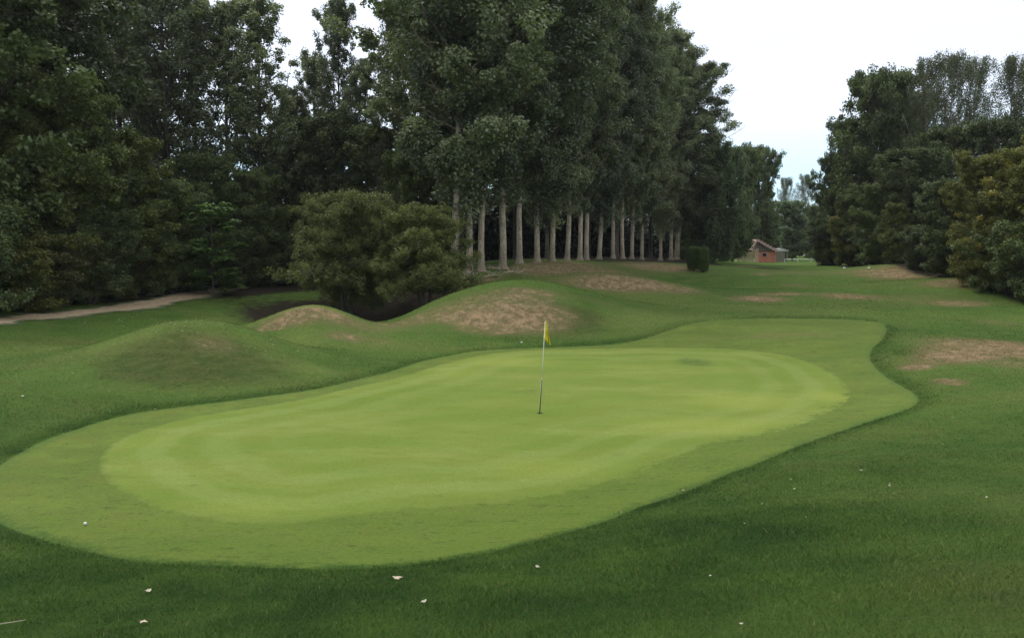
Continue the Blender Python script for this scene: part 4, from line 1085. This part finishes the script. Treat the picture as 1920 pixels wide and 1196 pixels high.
# the cloth hangs from the top of the stick in folds
m_flag, t, b = new_mat('yellow_cloth')
tcn = t.nodes.new('ShaderNodeTexCoord')
nn_ = mapr(t, noise(t, 30, 4, 0.6, vec=tcn.outputs['Object']), 0.3, 0.7)
c = mix(t, nn_, (0.50, 0.40, 0.010), (0.62, 0.53, 0.020)); t.links.new(c, b.inputs['Base Color'])
b.inputs['Roughness'].default_value = 0.65
px2m = fy / F
fu = lambda px, py, y: (at(px, py, fy)[0] - fx, y, at(px, py, fy)[2] - fz)
NU, NV = 14, 18
V = []
for j in range(NV):
    v = j / (NV - 1)
    # hoist runs down the stick; the fly edge falls from the top to the low tip
    hx_ = np.array([1022.8 - 3.6 * v, 600.5 + 33 * v])
    fxp = np.array([1023.6 + 8.4 * v ** 0.75, 601 + 33 * v + 14 * v ** 1.3])
    for i in range(NU):
        u = i / (NU - 1)
        p = hx_ + (fxp - hx_) * u
        fold = 0.035 * math.sin(u * 8.5 + v * 1.5) * v * (0.3 + u) + 0.02 * math.sin(u * 17 + 1) * v
        V.append(fu(p[0], p[1], fold - 0.014))
Fc = [(j * NU + i, j * NU + i + 1, (j + 1) * NU + i + 1, (j + 1) * NU + i) for j in range(NV - 1) for i in range(NU - 1)]
me = bpy.data.meshes.new('flag'); me.from_pydata(V, [], Fc); me.materials.append(m_flag)
me.polygons.foreach_set('use_smooth', np.ones(len(me.polygons), bool)); me.update()
flag = add_obj('flag', me, fl)
sm = flag.modifiers.new('cloth', 'SOLIDIFY'); sm.thickness = 0.003
mb = MB(); m_mark = plain('faded_print', (0.20, 0.15, 0.01), 0.7, 0.1)
for (a, b_) in (((1024.0, 620.5), (1026.2, 619.5)), ((1026.2, 619.5), (1026.6, 623.5)), ((1024.2, 621), (1024.6, 625.5)), ((1025.3, 626), (1027.3, 629))):
    p = fu(*a, -0.075); q = fu(*b_, -0.075)
    mb.tube([p, q], [0.0055, 0.0045], 6)
mb.build('printed_emblem', m_mark, flag)

# ------------------------------------------------------------------ fallen leaves, balls and cut branches
m_leaf = plain('dry_fallen_leaf', (0.36, 0.29, 0.20), 0.7, 0.3, 40)
m_leafp = plain('pale_fallen_leaf', (0.30, 0.275, 0.20), 0.7, 0.2, 40)
def dead_leaf_mesh(seed, m_):
    r = np.random.default_rng(seed)
    n = 14; vs = [(0, 0, 0.012)]
    for k in range(n):
        q = 2 * math.pi * k / n
        rad = (0.055 if k % 2 == 0 else 0.043) * (1.25 if k == 0 else 1) * r.uniform(0.85, 1.1)
        vs.append((rad * math.cos(q) * 1.2, rad * math.sin(q), 0.012 + 0.010 * math.sin(q * 2 + seed) + r.uniform(0, .006)))
    mb = MB(); mb.addv(vs, [(0, k + 1, (k + 1) % n + 1) for k in range(n)])
    mb.tube([(0.06, 0, 0.012), (0.10, 0.012, 0.02)], [0.0025, 0.0018], 5)
    return mb.mesh('fallen_leaf', m_)
LM = [dead_leaf_mesh(1, m_leaf), dead_leaf_mesh(2, m_leafp), dead_leaf_mesh(3, m_leaf)]
for i, (px, py, s, k, lab) in enumerate([
        (743, 1088, 1.15, 0, 'tan dead leaf lying in the dark grass just below the front edge of the green'),
        (277, 1113, 1.0, 1, 'pale curled leaf lying alone in the dark grass at lower left'),
        (270, 1173, 1.0, 2, 'pinkish tan leaf near the bottom edge at lower left'),
        (795, 1133, 0.65, 1, 'small pale leaf right of the tan one in the dark grass'),
        (42, 746, 1.2, 1, 'small pale leaf on the slope below the left mound'),
        (292, 770, 0.9, 1, 'tiny pale leaf on the upper left edge of the fringe'),
        (1281, 923, 0.7, 1, 'small pale leaf on the dark bank right of the front of the green'),
        (1615, 885, 0.7, 1, 'small pale leaf halfway up the right-hand bank'),
        (1489, 920, 0.5, 1, 'tiny pale leaf in the middle of the right-hand bank'),
        (1008, 1067, 0.6, 1, 'small pale leaf on the bank below the middle of the green'),
        (1786, 785, 0.7, 2, 'small leaf at the top of the right-hand bank'),
        (1332, 1085, 0.35, 1, 'tiny white leaf low in the middle right of the bank'),
        (1390, 1176, 0.3, 1, 'tiny white leaf near the bottom edge right of centre')]):
    x, y = hit(px, py)
    o = add_obj('fallen_leaf', LM[k]); o.location = (x, y, h1(x, y) + 0.024); o.rotation_euler = (0.15 * math.sin(i), 0.12, i * 1.3); s *= 0.62; o.scale = (s, s, s)
    tag(o, lab, 'leaf', 'fallen leaves near the green')
bm_ball = None
import bmesh
def ball(px, py, rad, lab, dz=0.012):
    x, y = hit(px, py)
    bm = bmesh.new(); bmesh.ops.create_icosphere(bm, subdivisions=3, radius=rad)
    for v in bm.verts:   # dimples
        v.co *= 1 - 0.02 * (math.sin(v.co.x * 900) * math.sin(v.co.y * 900) * math.sin(v.co.z * 900))
    me = bpy.data.meshes.new('golf_ball'); bm.to_mesh(me); bm.free(); me.materials.append(m_white)
    me.polygons.foreach_set('use_smooth', np.ones(len(me.polygons), bool))
    o = add_obj('golf_ball', me); o.location = (x, y, h1(x, y) + dz + rad); tag(o, lab, 'golf ball')
ball(160, 986, 0.0213, 'small white golf ball on the fringe at the left front of the green')
ball(978, 645, 0.034, 'small white golf ball in the grass behind the green, left of the flag', 0.03)
x, y = hit(16, 1175); mb = MB(); mb.tube([(-0.11, -0.02, 0.03), (0, 0.01, 0.035), (0.12, 0.05, 0.04)], [0.004, 0.005, 0.003], 6)
o = mb.build('dry_stem', m_leafp); o.location = (x, y, h1(x, y)); tag(o, 'pale dry stem lying in the grass at the bottom left corner', 'twig')
# pale specks of leaves nobody could count
r_ = np.random.default_rng(17)
pts = []
for px, py, sx, sy, n in ((330, 605, 150, 25, 110), (560, 660, 180, 25, 40), (120, 600, 110, 12, 60), (1400, 570, 300, 30, 45), (1500, 900, 300, 120, 26), (150, 700, 150, 50, 22), (930, 515, 60, 12, 160), (1150, 515, 140, 10, 50), (700, 540, 100, 5, 50), (1750, 690, 120, 40, 20)):
    for _ in range(n):
        q, p = px + r_.normal(0, sx * .6), py + r_.normal(0, sy * .6)
        if p < 500: continue
        pts.append(hit(q, p))
pts = np.array(pts); pts = pts[fdist(pts[:, 0], pts[:, 1]) < 0.1]
Cc = np.column_stack([pts, H(pts[:, 0], pts[:, 1]) + 0.045])
V, fs, v, w_ = leaves(Cc, np.ones(len(Cc)), np.ones(len(Cc)), 1, np.full(len(Cc), 0.01), 0.020, r_, 1.5, 0.3)
sc_ = (0.5 + np.hypot(pts[:, 0], pts[:, 1]) / 40); cen = V.reshape(-1, 4, 3).mean(1, keepdims=True)
V = (cen + (V.reshape(-1, 4, 3) - cen) * sc_[:, None, None]).reshape(-1, 3)
tag(add_obj('leaf_litter', np_mesh('leaf_litter', V, fs, m_leafp)), 'scattered pale fallen leaves in the rough and on the slopes', 'leaf litter', kind='stuff')
m_cut = plain('bare_cut_wood', (0.36, 0.29, 0.20), 0.8, 0.3, 5)
mesh_b = []
for sd_ in range(4):
    r = np.random.default_rng(sd_ + 5); mb = MB()
    L = r.uniform(0.9, 1.9)
    P = [np.array([L * u, 0.08 * math.sin(u * 5 + sd_), 0.06 + 0.10 * u + 0.05 * math.sin(u * 4)]) for u in np.linspace(0, 1, 6)]
    mb.tube(P, list(np.linspace(0.045, 0.015, 6)), 7)
    for k in range(5):
        b0 = P[1 + k % 4]; a = r.uniform(-1, 1)
        mb.tube([b0, b0 + [0.25 * math.cos(a), 0.25 * math.sin(a), r.uniform(.02, .22)], b0 + [0.5 * math.cos(a), 0.5 * math.sin(a) + .05, r.uniform(.05, .4)]], [0.018, 0.012, 0.006], 5)
    mesh_b.append(mb.mesh('cut_branch', m_cut, True))
for i, (px, py) in enumerate([(868, 527), (880, 520), (893, 515), (905, 522), (918, 512), (930, 520), (945, 514), (955, 508), (900, 530), (875, 512), (938, 507), (962, 517)]):
    x, y = hit(px, py)
    o = add_obj('cut_branch', mesh_b[i % 4]); o.location = (x, y, h1(x, y)); o.rotation_euler = (0.0, 0.0, i * 2.2); o.scale = (0.8 + 0.1 * (i % 4),) * 3
    tag(o, 'bare cut branch in the litter at the foot of the nearest pale poplars', 'branch', 'cut branches under the nearest poplars')
x, y = hit(863, 529); mb = MB(); mb.tube([(-.35, 0, .12), (-.1, 0, .13), (.3, .03, .12)], [.12, .125, .10], 10)
o = mb.build('log', m_cut, None, True); o.location = (x, y, h1(x, y)); o.rotation_euler = (0, 0, .2); tag(o, 'short pale log lying right of the hawthorn foot', 'log')

# ------------------------------------------------------------------ faint damp air
mh = bpy.data.materials.new('damp_air'); mh.use_nodes = True
t = mh.node_tree; t.nodes.clear()
o_ = t.nodes.new('ShaderNodeOutputMaterial'); pv = t.nodes.new('ShaderNodeVolumePrincipled')
pv.inputs['Color'].default_value = (0.92, 0.96, 1.0, 1); pv.inputs['Density'].default_value = 0.00014; pv.inputs['Anisotropy'].default_value = 0.2
t.links.new(pv.outputs[0], o_.inputs['Volume'])
zl = float(gz.min()) - 1.0
mb = MB(); mb.box((0, 600, (zl + 45) / 2), (2810, 1810, 45 - zl))
hz_ = mb.build('haze', mh); tag(hz_, kind='stuff')
